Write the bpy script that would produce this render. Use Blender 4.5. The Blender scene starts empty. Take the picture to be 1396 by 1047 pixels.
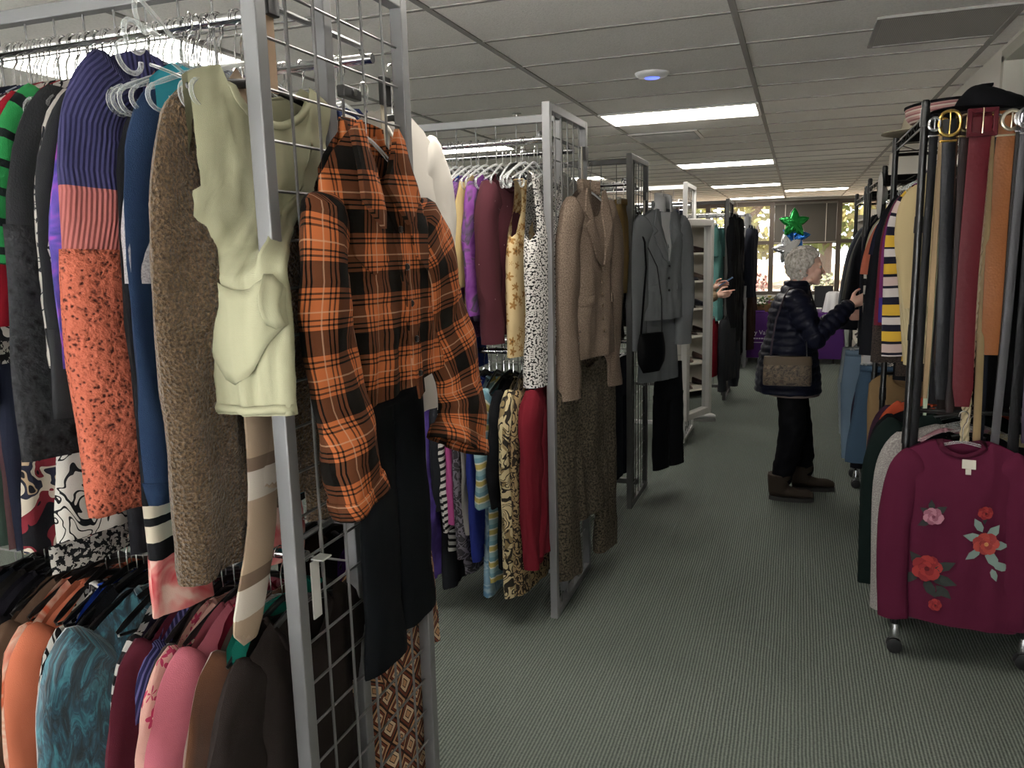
import bpy, bmesh, math, random
from mathutils import Vector, Matrix, noise
R = math.radians
PI = math.pi
C = bpy.context.scene.collection
RNG = random.Random(7)
SC = bpy.context.scene


# ------------------------------------------------------------------ helpers
KC = [1.0]     # how much of the light the dyed surfaces return, against their colour in print


def lin(c):
    if isinstance(c, str):
        c = [int(c[i:i + 2], 16) / 255 for i in (0, 2, 4)]
    return tuple(KC[0] * (x / 12.92 if x <= .04045 else ((x + .055) / 1.055) ** 2.4) for x in c[:3]) + (1,)


def lerp(a, b, t):
    return a + (b - a) * t


def interp(tab, t):
    if t <= tab[0][0]:
        return tab[0][1]
    for (a, va), (b, vb) in zip(tab, tab[1:]):
        if t <= b:
            k = (t - a) / (b - a)
            k = k * k * (3 - 2 * k)
            return va + (vb - va) * k
    return tab[-1][1]


def nz(x, y, z):
    return noise.noise(Vector((x, y, z)))


class MB:
    """collects geometry and links it as ONE mesh object"""
    def __init__(s):
        s.v, s.f, s.uv, s.flat = [], [], [], False

    def add(s, vs, fs, uvs=None):
        b = len(s.v)
        s.v += [tuple(p) for p in vs]
        s.uv += list(uvs) if uvs else [(p[0], p[2]) for p in vs]
        s.f += [tuple(b + i for i in f) for f in fs]
        return b

    def grid(s, P, uv=None, wrap=False, skip=None):
        nr, nc = len(P), len(P[0])
        vs = [p for r in P for p in r]
        us = [u for r in uv for u in r] if uv else None
        fs = []
        for j in range(nr - 1):
            for i in range(nc if wrap else nc - 1):
                if skip and skip(i, j):
                    continue
                k = (i + 1) % nc
                fs.append((j * nc + i, (j + 1) * nc + i, (j + 1) * nc + k, j * nc + k))
        return s.add(vs, fs, us)

    def box(s, c, d, rz=0, M=None):
        hx, hy, hz = d[0] / 2, d[1] / 2, d[2] / 2
        vs = [Vector((x, y, z)) for x in (-hx, hx) for y in (-hy, hy) for z in (-hz, hz)]
        if rz:
            m = Matrix.Rotation(rz, 3, 'Z')
            vs = [m @ p for p in vs]
        if M:
            vs = [M @ p for p in vs]
        vs = [p + Vector(c) for p in vs]
        s.add(vs, [(0, 1, 3, 2), (4, 6, 7, 5), (0, 4, 5, 1), (2, 3, 7, 6), (0, 2, 6, 4), (1, 5, 7, 3)])
        return s

    def tube(s, path, r, n=8, cap=True, sx=1.0, ref=None):
        """r: number or list of radii; sx flattens the ring along the reference direction"""
        path = [Vector(p) for p in path]
        m = len(path)
        rr = r if isinstance(r, (list, tuple)) else [r] * m
        rows, uvs = [], []
        up = Vector(ref) if ref else None
        ln = 0
        for j, p in enumerate(path):
            t = (path[min(j + 1, m - 1)] - path[max(j - 1, 0)])
            t = t.normalized() if t.length > 1e-9 else Vector((0, 0, 1))
            if up is None:
                up = Vector((0, 1, 0)) if abs(t.y) < .8 else Vector((1, 0, 0))
            a = up - t * up.dot(t)
            if a.length < 1e-6:
                a = t.orthogonal()
            a.normalize()
            up = a
            b = t.cross(a)
            if j:
                ln += (p - path[j - 1]).length
            rows.append([p + a * (math.cos(2 * PI * i / n) * rr[j] * sx) + b * (math.sin(2 * PI * i / n) * rr[j]) for i in range(n)])
            uvs.append([(2 * PI * rr[j] * i / n, ln) for i in range(n)])
        b0 = s.grid(rows, uvs, wrap=True)
        if cap:
            s.f.append(tuple(b0 + i for i in range(n)))
            s.f.append(tuple(b0 + (m - 1) * n + i for i in reversed(range(n))))
        return s

    def lathe(s, prof, c=(0, 0, 0), n=20, axis='Z'):
        rows = []
        for (r, z) in prof:
            row = []
            for i in range(n):
                a = 2 * PI * i / n
                x, y = r * math.cos(a), r * math.sin(a)
                p = {'Z': (x, y, z), 'Y': (x, z, y), 'X': (z, x, y)}[axis]
                row.append((p[0] + c[0], p[1] + c[1], p[2] + c[2]))
            rows.append(row)
        s.grid(rows, wrap=True)
        return s

    def prism(s, poly, y0, y1, T=None):
        """polygon in x,z extruded along y"""
        n = len(poly)
        vs = [Vector((x, y0, z)) for x, z in poly] + [Vector((x, y1, z)) for x, z in poly]
        if T:
            vs = [T @ p for p in vs]
        s.add(vs, [tuple(range(n)), tuple(reversed(range(n, 2 * n)))] + [(i, i + n, (i + 1) % n + n, (i + 1) % n) for i in range(n)])
        return s

    def obj(s, name, mat, parent=None, smooth=True, ang=40, sub=0, bev=0, kind=None, thick=0):
        me = bpy.data.meshes.new(name)
        me.from_pydata(s.v, [], s.f)
        if s.uv:
            l = me.uv_layers.new(name='UVMap')
            idx = [0] * len(me.loops)
            me.loops.foreach_get('vertex_index', idx)
            flat = []
            for i in idx:
                flat += s.uv[i]
            l.data.foreach_set('uv', flat)
        me.polygons.foreach_set('use_smooth', [smooth] * len(me.polygons))
        if smooth and ang < 180:
            me.set_sharp_from_angle(angle=R(ang))
        me.update()
        o = bpy.data.objects.new(name, me)
        C.objects.link(o)
        if mat:
            me.materials.append(mat)
        if parent:
            o.parent = parent
        if thick:
            m = o.modifiers.new('t', 'SOLIDIFY'); m.thickness = thick
        if bev:
            m = o.modifiers.new('b', 'BEVEL'); m.width = bev; m.segments = 2; m.limit_method = 'ANGLE'
        if sub:
            m = o.modifiers.new('s', 'SUBSURF'); m.levels = m.render_levels = sub
        if kind:
            o['kind'] = kind
        return o


def thing(name, label, cat, loc=(0, 0, 0), rz=0, group=None):
    o = bpy.data.objects.new(name, None)
    C.objects.link(o)
    o.location = loc
    o.rotation_euler = (0, 0, rz)
    o.empty_display_size = .05
    return tag(o, label, cat, group)


def tag(o, label, cat, group=None):
    o['label'] = label
    o['category'] = cat
    if group:
        o['group'] = group
    return o


def copy_tree(o, parent=None):
    c = o.copy()
    C.objects.link(c)
    if parent:
        c.parent = parent
    for ch in list(o.children):
        copy_tree(ch, c)
    return c


# ------------------------------------------------------------------ materials
class G:
    def __init__(s, name):
        s.m = bpy.data.materials.new(name)
        s.m.use_nodes = True
        s.t = s.m.node_tree
        s.p = s.t.nodes['Principled BSDF']
        s.o = s.t.nodes['Material Output']
        s._uv = s._ob = None

    def n(s, ty, props=None, **inp):
        nd = s.t.nodes.new(ty)
        for k, v in (props or {}).items():
            setattr(nd, k, v)
        for k, v in inp.items():
            k = int(k[1:]) if k[0] == 'i' and k[1:].isdigit() else k.replace('_', ' ')
            s.set(nd.inputs[k], v)
        return nd

    def set(s, sock, v):
        if isinstance(v, bpy.types.NodeSocket):
            s.t.links.new(v, sock)
        else:
            sock.default_value = v

    def uv(s):
        if not s._uv:
            s._uv = s.n('ShaderNodeTexCoord').outputs['UV']
        return s._uv

    def ob(s):
        if not s._ob:
            s._ob = s.n('ShaderNodeTexCoord').outputs['Object']
        return s._ob

    def xyz(s, v):
        return s.n('ShaderNodeSeparateXYZ', i0=v).outputs

    def m2(s, op, a, b=0.0, c=None):
        nd = s.n('ShaderNodeMath', {'operation': op}, i0=a, i1=b)
        if c is not None:
            s.set(nd.inputs[2], c)
        return nd.outputs[0]

    def map(s, v, scale=(1, 1, 1), rot=(0, 0, 0), loc=(0, 0, 0)):
        return s.n('ShaderNodeMapping', Vector=v, Scale=scale, Rotation=rot, Location=loc).outputs[0]

    def noise(s, v, scale, detail=2.0, rough=.5, dist=0.0):
        return s.n('ShaderNodeTexNoise', Vector=v, Scale=scale, Detail=detail, Roughness=rough, Distortion=dist).outputs[0]

    def vor(s, v, scale, out='Distance', feat='F1', rnd=1.0):
        nd = s.n('ShaderNodeTexVoronoi', {'feature': feat}, Vector=v, Scale=scale)
        nd.inputs['Randomness'].default_value = rnd
        return nd.outputs[out]

    def ramp(s, f, stops, const=False):
        nd = s.n('ShaderNodeValToRGB', i0=f)
        r = nd.color_ramp
        r.interpolation = 'CONSTANT' if const else 'LINEAR'
        while len(r.elements) < len(stops):
            r.elements.new(.5)
        for e, (p, c) in zip(r.elements, stops):
            e.position = p
            e.color = lin(c) if not isinstance(c, float) else (c, c, c, 1)
        return nd.outputs[0]

    def mix(s, f, a, b, mode='MIX'):
        nd = s.n('ShaderNodeMix', {'data_type': 'RGBA', 'blend_type': mode})
        s.set(nd.inputs[0], f)
        s.set(nd.inputs[6], lin(a) if isinstance(a, str) else a)
        s.set(nd.inputs[7], lin(b) if isinstance(b, str) else b)
        return nd.outputs[2]

    def out(s, col, rough=.85, metal=0.0, bump=None, bs=.3, bd=.002, sheen=0.0, spec=.3, **kw):
        s.set(s.p.inputs['Base Color'], lin(col) if isinstance(col, (str, list)) else col)
        s.set(s.p.inputs['Roughness'], rough)
        s.set(s.p.inputs['Metallic'], metal)
        s.set(s.p.inputs['Specular IOR Level'], spec)
        if sheen:
            s.p.inputs['Sheen Weight'].default_value = sheen
        for k, v in kw.items():
            s.set(s.p.inputs[k.replace('_', ' ')], v)
        if bump is not None:
            b = s.n('ShaderNodeBump', Strength=bs, Distance=bd, Height=bump)
            s.t.links.new(b.outputs[0], s.p.inputs['Normal'])
        return s.m


MATS = {}


def memo(fn):
    def w(*a, **k):
        key = fn.__name__ + repr(a) + repr(sorted(k.items()))
        if key not in MATS:
            MATS[key] = fn(*a, **k)
        return MATS[key]
    return w


@memo
def plain(c, rough=.5, metal=0.0, spec=.4):
    return G('plain').out(c, rough, metal, spec=spec)


@memo
def solid(c, rough=.9, sheen=.0, weave=700, bs=.25):
    g = G('cloth')
    n = g.noise(g.uv(), weave, 1)
    w = g.noise(g.uv(), 14, 3)
    return g.out(c, rough, bump=g.m2('ADD', n, g.m2('MULTIPLY', w, 3.0)), bs=bs, bd=.0025, sheen=sheen, spec=.1)


@memo
def rib(c, per=.009, bs=.8, axis=0):
    g = G('rib knit')
    u = g.xyz(g.uv())[axis]
    f = g.m2('PINGPONG', u, per / 2)
    return g.out(c, .9, bump=g.m2('MULTIPLY', f, 2 / per), bs=bs, bd=.003, spec=.2)


@memo
def ribsplit(c1, c2, z, per=.009):
    g = G('two tone rib knit')
    x = g.xyz(g.uv())
    f = g.m2('MULTIPLY', g.m2('PINGPONG', x[0], per / 2), 2 / per)
    return g.out(g.mix(g.m2('GREATER_THAN', x[1], z), c2, c1), .9, bump=f, bs=.9, bd=.003, spec=.2)


@memo
def stripes(per, stops, axis=1, off=0.0, rough=.9, tilt=0.0):
    g = G('striped cloth')
    v = g.map(g.uv(), rot=(0, 0, tilt)) if tilt else g.uv()
    u = g.xyz(v)[axis]
    f = g.m2('FRACT', g.m2('ADD', g.m2('DIVIDE', u, per), off + 20))
    return g.out(g.ramp(f, stops, True), rough, bump=g.noise(g.uv(), 500, 1), bs=.2, spec=.2)


@memo
def blobs(stops, scale, kind='noise', detail=2.0, dist=0.0, const=False, sx=1.0, sy=1.0, rough=.9, bs=.2, sheen=0.0, feat='F1', warp=0.0, spec=.2):
    g = G('printed cloth')
    v = g.map(g.uv(), scale=(sx, sy, 1))
    if warp:
        nn = g.n('ShaderNodeTexNoise', Vector=v, Scale=scale * .8, Detail=1.0).outputs['Color']
        v = g.n('ShaderNodeVectorMath', {'operation': 'MULTIPLY_ADD'}, i0=nn, i1=(warp, warp, warp), i2=v).outputs[0]
    f = g.noise(v, scale, detail, .55, dist) if kind == 'noise' else g.vor(v, scale, feat=feat)
    return g.out(g.ramp(f, stops, const), rough, bump=g.noise(g.uv(), 400, 1), bs=bs, sheen=sheen, spec=spec)


@memo
def scroll(bg, ink, scale=14, k=5.0, w=.22, extra=None, rough=.85):
    """meandering ink lines: contour lines of a noise field"""
    g = G('scroll print cloth')
    f = g.noise(g.uv(), scale, 1.0, .4, .8)
    l = g.m2('LESS_THAN', g.m2('PINGPONG', g.m2('MULTIPLY', f, k), .5), w)
    col = g.mix(l, bg, ink)
    if extra:
        e = g.m2('GREATER_THAN', g.noise(g.map(g.uv(), loc=(3, 5, 0)), scale * .8, 1.0), .58)
        col = g.mix(g.m2('MULTIPLY', e, g.m2('SUBTRACT', 1.0, l)), col, extra)
    return g.out(col, rough, bump=g.noise(g.uv(), 400, 1), bs=.2, spec=.2)


@memo
def flowers(bg, petal, heart, scale=16, thr=.42, rough=.85):
    g = G('flower print cloth')
    v = g.uv()
    nd = g.n('ShaderNodeTexVoronoi', Vector=v, Scale=scale)
    d = nd.outputs['Distance']
    rel = g.n('ShaderNodeVectorMath', {'operation': 'SUBTRACT'}, i0=g.n('ShaderNodeVectorMath', {'operation': 'SCALE'}, i0=v, Scale=1.0).outputs[0], i1=nd.outputs['Position']).outputs[0]
    x = g.xyz(rel)
    a = g.m2('ARCTAN2', x[1], x[0])
    r = g.m2('ADD', thr * .75, g.m2('MULTIPLY', g.m2('COSINE', g.m2('MULTIPLY', a, 5.0)), thr * .25))
    col = g.mix(g.m2('LESS_THAN', d, r), bg, petal)
    col = g.mix(g.m2('LESS_THAN', d, thr * .25), col, heart)
    return g.out(col, rough, bump=g.noise(v, 400, 1), bs=.2, spec=.2)


@memo
def plaid(dark, mid, bright, per=.13):
    g = G('orange and black plaid flannel')
    x = g.xyz(g.uv())
    st = [(0, 0.0), (.30, 1.0), (.35, 0.0), (.38, 1.0), (.43, 0.0), (.46, 1.0), (.74, 0.0), (.77, 1.0), (.82, 0.0), (.85, 1.0), (.92, 0.0)]
    def band(u, o):
        f = g.m2('FRACT', g.m2('ADD', g.m2('DIVIDE', u, per), 20 + o))
        return g.ramp(f, st, True), f
    a, fa = band(x[0], .0)
    b, fb = band(x[1], .3)
    s = g.m2('MULTIPLY', g.m2('ADD', a, b), .5)
    col = g.ramp(s, [(0, dark), (.24, dark), (.26, mid), (.74, mid), (.76, bright), (1, bright)])
    tw = g.m2('PINGPONG', g.m2('ADD', x[0], x[1]), .0012)
    for f in (fa, fb):
        ln = g.m2('LESS_THAN', g.m2('ABSOLUTE', g.m2('SUBTRACT', f, .565)), .012)
        col = g.mix(g.m2('MULTIPLY', ln, .45), col, 'c9a78c')
    return g.out(col, .95, bump=g.m2('MULTIPLY', tw, 700.0), bs=.25, bd=.001, spec=.1)


@memo
def diamonds(a, b, c, d, per=.075):
    g = G('diamond print cloth')
    x = g.xyz(g.uv())
    u = g.m2('ABSOLUTE', g.m2('SUBTRACT', g.m2('FRACT', g.m2('ADD', 20.0, g.m2('DIVIDE', x[0], per * .8))), .5))
    w = g.m2('ABSOLUTE', g.m2('SUBTRACT', g.m2('FRACT', g.m2('ADD', 20.0, g.m2('DIVIDE', x[1], per))), .5))
    f = g.m2('ADD', u, w)
    e = g.m2('GREATER_THAN', f, .5)
    f2 = g.m2('ABSOLUTE', g.m2('SUBTRACT', f, .5))
    col = g.ramp(f2, [(0, d), (.05, a), (.16, d), (.20, b), (.31, c), (.40, d), (.44, a)], True)
    col2 = g.ramp(f2, [(0, d), (.05, b), (.16, d), (.20, c), (.33, d), (.37, a)], True)
    return g.out(g.mix(e, col, col2), .8, bump=g.noise(g.uv(), 400, 1), bs=.2, spec=.25)


@memo
def tweed(c1, c2, c3, scale=260, bs=.8):
    g = G('tweed')
    n1 = g.noise(g.map(g.uv(), scale=(1, .6, 1)), scale, 2, .8)
    n2 = g.noise(g.map(g.uv(), loc=(4, 2, 0)), scale * .6, 2, .8)
    col = g.mix(g.ramp(n2, [(.45, 0.0), (.55, 1.0)]), g.ramp(n1, [(.42, c1), (.55, c2)]), c3)
    return g.out(col, .95, bump=n1, bs=bs, bd=.003, spec=.15)


@memo
def shag(c1, c2, scale=170, bs=1.0):
    g = G('boucle knit')
    n = g.noise(g.uv(), scale, 3, .7)
    v = g.vor(g.uv(), scale * .8)
    return g.out(g.ramp(n, [(.35, c1), (.62, c2)]), 1.0, bump=g.m2('SUBTRACT', n, v), bs=bs, bd=.008, spec=.1, sheen=.2)


@memo
def velvet(c1, c2, c3):
    g = G('crushed velvet')
    n = g.noise(g.map(g.uv(), scale=(1, .35, 1), rot=(0, 0, .5)), 38, 3, .7, 1.5)
    return g.out(g.ramp(n, [(.38, c1), (.52, c2), (.66, c3)]), .45, bump=n, bs=.5, bd=.006, sheen=.6, spec=.4)


@memo
def lace(c1, c2, scale=60):
    g = G('lace')
    v = g.vor(g.uv(), scale, feat='SMOOTH_F1')
    n = g.noise(g.uv(), scale * 2.2, 2)
    f = g.m2('ADD', v, g.m2('MULTIPLY', n, .5))
    return g.out(g.ramp(f, [(.35, c2), (.62, c1)]), .9, bump=f, bs=1.0, bd=.006, spec=.2)


@memo
def leather(c, rough=.6, scale=140, bs=.2):
    g = G('leather')
    v = g.vor(g.ob(), scale)
    n = g.noise(g.ob(), 40, 3)
    return g.out(c, rough, bump=g.m2('ADD', v, n), bs=bs * .35, bd=.002, spec=.1)


@memo
def metal(c='b8b8b8', rough=.22):
    k, KC[0] = KC[0], 1.0
    m = G('metal').out(c, rough, 1.0)
    KC[0] = k
    return m


@memo
def clear(tint='f2f4f4', rough=.08, alpha=.5):
    g = G('clear plastic')
    g.out(tint, rough, spec=.9)
    tr = g.n('ShaderNodeBsdfTransparent')
    tr.inputs[0].default_value = (.93, .95, .95, 1)
    mx = g.n('ShaderNodeMixShader')
    fr = g.n('ShaderNodeLayerWeight')
    fr.inputs[0].default_value = .5
    g.set(mx.inputs[0], g.m2('MULTIPLY_ADD', fr.outputs['Facing'], .5, alpha * .16))
    g.t.links.new(tr.outputs[0], mx.inputs[1])
    g.t.links.new(g.p.outputs[0], mx.inputs[2])
    g.t.links.new(mx.outputs[0], g.o.inputs[0])
    return g.m


@memo
def glow(c, st):
    g = G('light')
    return g.out(c, .5, Emission_Color=lin(c), Emission_Strength=st)

# ------------------------------------------------------------------ the room
CEIL = 2.67
WALLX = 1.02
BACK = 20.5


def carpet_mat():
    g = G('ribbed carpet')
    v = g.ob()
    w = g.noise(v, 5, 2)
    x = g.xyz(v)
    ph = g.m2('ADD', x[0], g.m2('MULTIPLY', w, .006))
    f = g.m2('MULTIPLY', g.m2('PINGPONG', ph, .006), 166.0)
    loops = g.noise(g.map(v, scale=(60, 90, 1)), 1.6, 2, .7)
    h = g.m2('ADD', g.m2('MULTIPLY', f, .6), g.m2('MULTIPLY', loops, .8))
    big = g.noise(v, 1.2, 3)
    c = g.ramp(h, [(.25, '38403b'), (.62, '646c66'), (1.0, '8c948b')])
    c = g.mix(g.m2('MULTIPLY', big, .25), c, '59615a')
    return g.out(c, .95, bump=h, bs=.9, bd=.006, spec=.15)


def tile_mat():
    g = G('mineral fibre ceiling tile')
    n = g.noise(g.ob(), 90, 3, .7)
    v = g.vor(g.ob(), 160)
    col = g.ramp(n, [(.3, 'e2dfda'), (.55, 'f0ede8')])
    return g.out(col, .95, bump=g.m2('SUBTRACT', n, v), bs=.35, bd=.003, spec=.1)


def paint_mat(c):
    g = G('painted plaster')
    return g.out(c, .8, bump=g.noise(g.ob(), 120, 3), bs=.12, bd=.002, spec=.25)


def struct(name, mb, mat, **k):
    return mb.obj(name, mat, kind='structure', **k)


XL, YB = -7.0, -4.0
m = MB(); m.box((-1.5, 8.25, -.05), (11.4, 24.9, .1)); KC[0] = .62; struct('floor', m, carpet_mat(), smooth=False); KC[0] = 1.0
m = MB(); m.box((-1.5, 8.25, CEIL + .05), (11.4, 24.9, .1)); struct('ceiling', m, tile_mat(), smooth=False)
gridm = G('ceiling grid paint').out('8d8a86', .6)
# ceiling tee bars: a slight step below the tiles
m = MB()
X0T, Y0T = -.30, 6.34
for k in range(-5, 4):
    m.box((X0T + 1.22 * k, 8.25, CEIL - .003), (.03, 24.5, .006))
for k in range(-16, 24):
    y = Y0T + .61 * k - .0
    if YB < y < BACK:
        m.box((-1.5, y, CEIL - .0025), (11, .024, .005))
struct('trim_1', m, gridm, smooth=False)
wallm = paint_mat('dedbd4')
m = MB()
# right wall with a glazed opening near the viewer, then a return where the room widens
wy0, wy1, wz0, wz1 = 1.6, 5.0, 1.1, 2.58
m.box((WALLX + .08, -1.2, 1.335), (.16, 5.6, 2.67))
m.box((WALLX + .08, (wy0 + wy1) / 2, wz0 / 2), (.16, wy1 - wy0, wz0))
m.box((WALLX + .08, (wy0 + wy1) / 2, (wz1 + CEIL) / 2), (.16, wy1 - wy0, CEIL - wz1))
m.box((WALLX + .08, (wy1 + 11) / 2, 1.335), (.16, 11 - wy1, 2.67))
m.box((2.6, 11.08, 1.335), (3.0, .16, 2.67))
struct('wall_right', m, wallm, smooth=False)
m = MB(); m.box((4.08, 15.8, 1.335), (.16, 9.6, 2.67)); struct('wall_side', m, wallm, smooth=False)
m = MB(); m.box((XL - .08, 8.25, 1.335), (.16, 24.6, 2.67)); struct('wall_left', m, wallm, smooth=False)
m = MB(); m.box((-1.5, YB - .08, .03), (11.2, .16, .06)); m.box((-1.5, YB - .08, 2.285), (11.2, .16, .77)); struct('wall_front', m, wallm, smooth=False)  # out of view; opening shaped so ground light reaches the ceiling
m = MB()
m.box((-1.5, BACK + .1, .2), (11.2, .2, .4)); m.box((-1.5, BACK + .1, 2.62), (11.2, .2, .1))
struct('wall_back', m, wallm, smooth=False)
m = MB(); m.box((WALLX - .008, 3.5, .05), (.016, 15, .1)); struct('baseboard_right', m, plain('3a3936', .6), smooth=False)
glassm = G('window glass')
glassm.out('ffffff', .02)
tr = glassm.n('ShaderNodeBsdfTransparent'); mx = glassm.n('ShaderNodeMixShader'); mx.inputs[0].default_value = .06
glassm.t.links.new(tr.outputs[0], mx.inputs[1]); glassm.t.links.new(glassm.p.outputs[0], mx.inputs[2]); glassm.t.links.new(mx.outputs[0], glassm.o.inputs[0])
GLASS = glassm.m
# interior window in the right wall
fr = MB()
for z in (wz0, wz1):
    fr.box((WALLX + .03, (wy0 + wy1) / 2, z), (.14, wy1 - wy0 + .06, .06))
for y in (wy0, wy1, 3.3):
    fr.box((WALLX + .03, y, (wz0 + wz1) / 2), (.14, .06, wz1 - wz0))
w1 = struct('window_1', fr, plain('b9b6aa', .5), smooth=False)
m = MB(); m.box((WALLX + .06, (wy0 + wy1) / 2, (wz0 + wz1) / 2), (.008, wy1 - wy0, wz1 - wz0)); m.obj('window_pane', GLASS, w1, smooth=False)
# the room behind that window
m = MB()
m.box((3.0, 3.3, 1.335), (.1, 5.0, 2.67)); m.box((2.1, .75, 1.335), (1.8, .1, 2.67)); m.box((2.1, 5.85, 1.335), (1.8, .1, 2.67))
struct('wall_office', m, paint_mat('8f938c'), smooth=False)
# back wall of windows
bronze = plain('4b433c', .45, .3)
xs = [-6.6, -5.1, -3.6, -2.1, -.6, .9, 2.4, 3.9]
for i in range(7):
    a, b = xs[i], xs[i + 1]
    f = MB()
    f.box((a, BACK - .02, 1.5), (.11, .14, 2.2))
    if i == 6:
        f.box((b, BACK - .02, 1.5), (.11, .14, 2.2))
    for z, h in ((.43, .09), (1.64, .09), (2.56, .1)):
        f.box(((a + b) / 2, BACK - .01, z), (b - a, .12, h))
    w = struct('window_%d' % (i + 2), f, bronze, smooth=False)
    p = MB(); p.box(((a + b) / 2, BACK + .03, 1.5), (b - a, .01, 2.1)); p.obj('window_pane', GLASS, w, smooth=False)
# unseen windows added behind the viewer to let daylight up to the ceiling
for i in range(4):
    a, b = -7.0 + i * 2.75, -4.25 + i * 2.75
    f = MB()
    for x in (a, b):
        f.box((x, YB - .02, .98), (.08, .12, 1.84))
    for z in (.08, 1.88):
        f.box(((a + b) / 2, YB - .02, z), (b - a, .12, .07))
    w = struct('window_%d' % (i + 9), f, bronze, smooth=False)
    p = MB(); p.box(((a + b) / 2, YB - .05, .98), (b - a, .01, 1.84)); p.obj('window_pane', GLASS, w, smooth=False)
m = MB(); m.box((-1.5, -30, -.25), (90, 51, .1)); struct('bounce_pavement', m, plain('e2e1df', .9), smooth=False)  # added unseen ground, kept pale to bounce light onto the ceiling
# dark roller blind drawn in the upper light of the middle window
t = thing('roller_blind', 'dark charcoal roller blind drawn over the upper pane behind the star balloons', 'blind', (.15, BACK - .1, 1.62))
m = MB(); m.box((0, 0, .455), (1.38, .006, .89)); m.obj('blind_fabric', plain('47443f', .85), t, smooth=False)
m = MB(); m.tube([(-.7, 0, .92), (.7, 0, .92)], .025, 10); m.obj('roller_tube', plain('6a6660', .5), t)
for x in (-.45, .46):
    m = MB(); m.tube([(x, -.012, .9), (x, -.012, .02)], .008, 6); m.obj('cord', plain('c9c5bb', .7), t)
m = MB(); m.box((0, -.004, .008), (1.38, .02, .022)); m.obj('hem_bar', plain('8b857c', .5), t, smooth=False)

# lights in the ceiling
lm = glow('fff8ee', 12.0)
whitep = plain('e4e2dc', .5)


def ceiling_light(x, y, label, group=None):
    t = thing('ceiling_light', label, 'ceiling light', (x + .61, y + .305, CEIL), 0, group)
    f = MB()
    for sy in (-1, 1):
        f.box((0, sy * .293, -.008), (1.2, .024, .016))
    for sx in (-1, 1):
        f.box((sx * .592, 0, -.008), (.024, .562, .016))
    f.obj('frame', whitep, t, smooth=False)
    d = MB(); d.box((0, 0, -.004), (1.16, .56, .006)); d.obj('diffuser', lm, t, smooth=False)
    return t


XA, XB, XC = -1.52, -2.74 - 1.22, -.30
ceiling_light(XA, 6.34, 'bright rectangular ceiling light panel beside the round white ceiling disc, above the tweed jacket')
ceiling_light(XA, 10.61, 'ceiling light panel just beyond the louvred air vent, second along the aisle')
ceiling_light(XA, 14.88, 'ceiling light panel third along the aisle, between the second and the last')
ceiling_light(XA, 19.15, 'ceiling light panel last along the aisle, in front of the window wall')
ceiling_light(XC, 17.0, 'ceiling light panel over the black racks on the wall side near the windows')
ceiling_light(XB, 3.1, 'ceiling light panel shining behind the chrome rail of the first clothes rack')
ceiling_light(XB, 7.37, 'ceiling light panel seen above the rail of the second clothes rack')
ceiling_light(XB, 11.64, 'ceiling light panel glimpsed over the third clothes rack')
for (x, y) in ((XA, 2.07), (XA, -2.2), (XB, -1.17)):
    ceiling_light(x, y, 'ceiling light panel out of view above and behind the viewer', 'ceiling lights behind the viewer')

t = thing('air_vent', 'white louvred air vent set in a ceiling tile', 'air vent', (-1.2, 7.86, CEIL))
f = MB()
for sx in (-1, 1):
    f.box((sx * .3, 0, -.008), (.03, .6, .016))
for sy in (-1, 1):
    f.box((0, sy * .29, -.008), (.6, .03, .016))
f.obj('frame', whitep, t, smooth=False)
f = MB(); f.box((0, 0, -.002), (.56, .56, .004)); f.obj('backing', plain('3a3937', .8), t, smooth=False)
f = MB()
tilt = Matrix.Rotation(R(35), 3, 'X')
for k in range(9):
    f.box((0, -.24 + k * .06, -.012), (.57, .045, .004), M=tilt)
f.obj('louver', plain('c9c7c1', .5), t, smooth=False)

t = thing('access_point', 'round white disc on the ceiling with a blue glowing centre', 'wireless device', (-.856, 5.01, CEIL))
m = MB(); m.lathe([(.001, -.012), (.06, -.012), (.09, -.010), (.103, -.004), (.103, 0)], n=32)
m2 = MB(); m2.lathe([(0, -.032), (.05, -.031), (.085, -.024), (.1, -.012), (.103, -.002), (.001, -.001)], n=32)
m2.obj('dome', plain('e8e8e8', .35), t, ang=60)
m = MB(); m.lathe([(0, -.0345), (.04, -.034), (.046, -.031), (.001, -.030)], n=24)
m.obj('status_light', glow('5a6cff', 1.2), t, ang=60)

t = thing('sprinkler', 'small chrome fire sprinkler head in the ceiling', 'sprinkler', (-2.06, 6.0, CEIL))
m = MB(); m.lathe([(.035, 0), (.035, -.004), (.012, -.008), (.009, -.03), (.001, -.03)], n=16); m.obj('escutcheon', metal('a8a8a4', .3), t)
m = MB(); m.lathe([(.001, -.048), (.018, -.048), (.018, -.051), (.001, -.051)], n=12); m.tube([(-.008, 0, -.028), (-.012, 0, -.038), (0, 0, -.049)], .0025, 6); m.tube([(.008, 0, -.028), (.012, 0, -.038), (0, 0, -.049)], .0025, 6)
m.obj('deflector', metal('a8a8a4', .3), t)

t = thing('return_grille', 'darker perforated return air grille panel in the ceiling', 'air grille', (.62, 4.58, CEIL))
m = MB(); m.box((0, 0, -.005), (.57, .57, .006))
g = G('perforated grille'); g.out(g.ramp(g.vor(g.ob(), 110, rnd=0.0), [(.2, '7c7975'), (.45, 'aca8a2')]), .7); m.obj('grille_plate', g.m, t, smooth=False)
m = MB()
for s in (-1, 1):
    m.box((s * .293, 0, -.006), (.024, .6, .012)); m.box((0, s * .293, -.006), (.562, .024, .012))
m.obj('frame', plain('8f8c88', .6), t, smooth=False)

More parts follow.
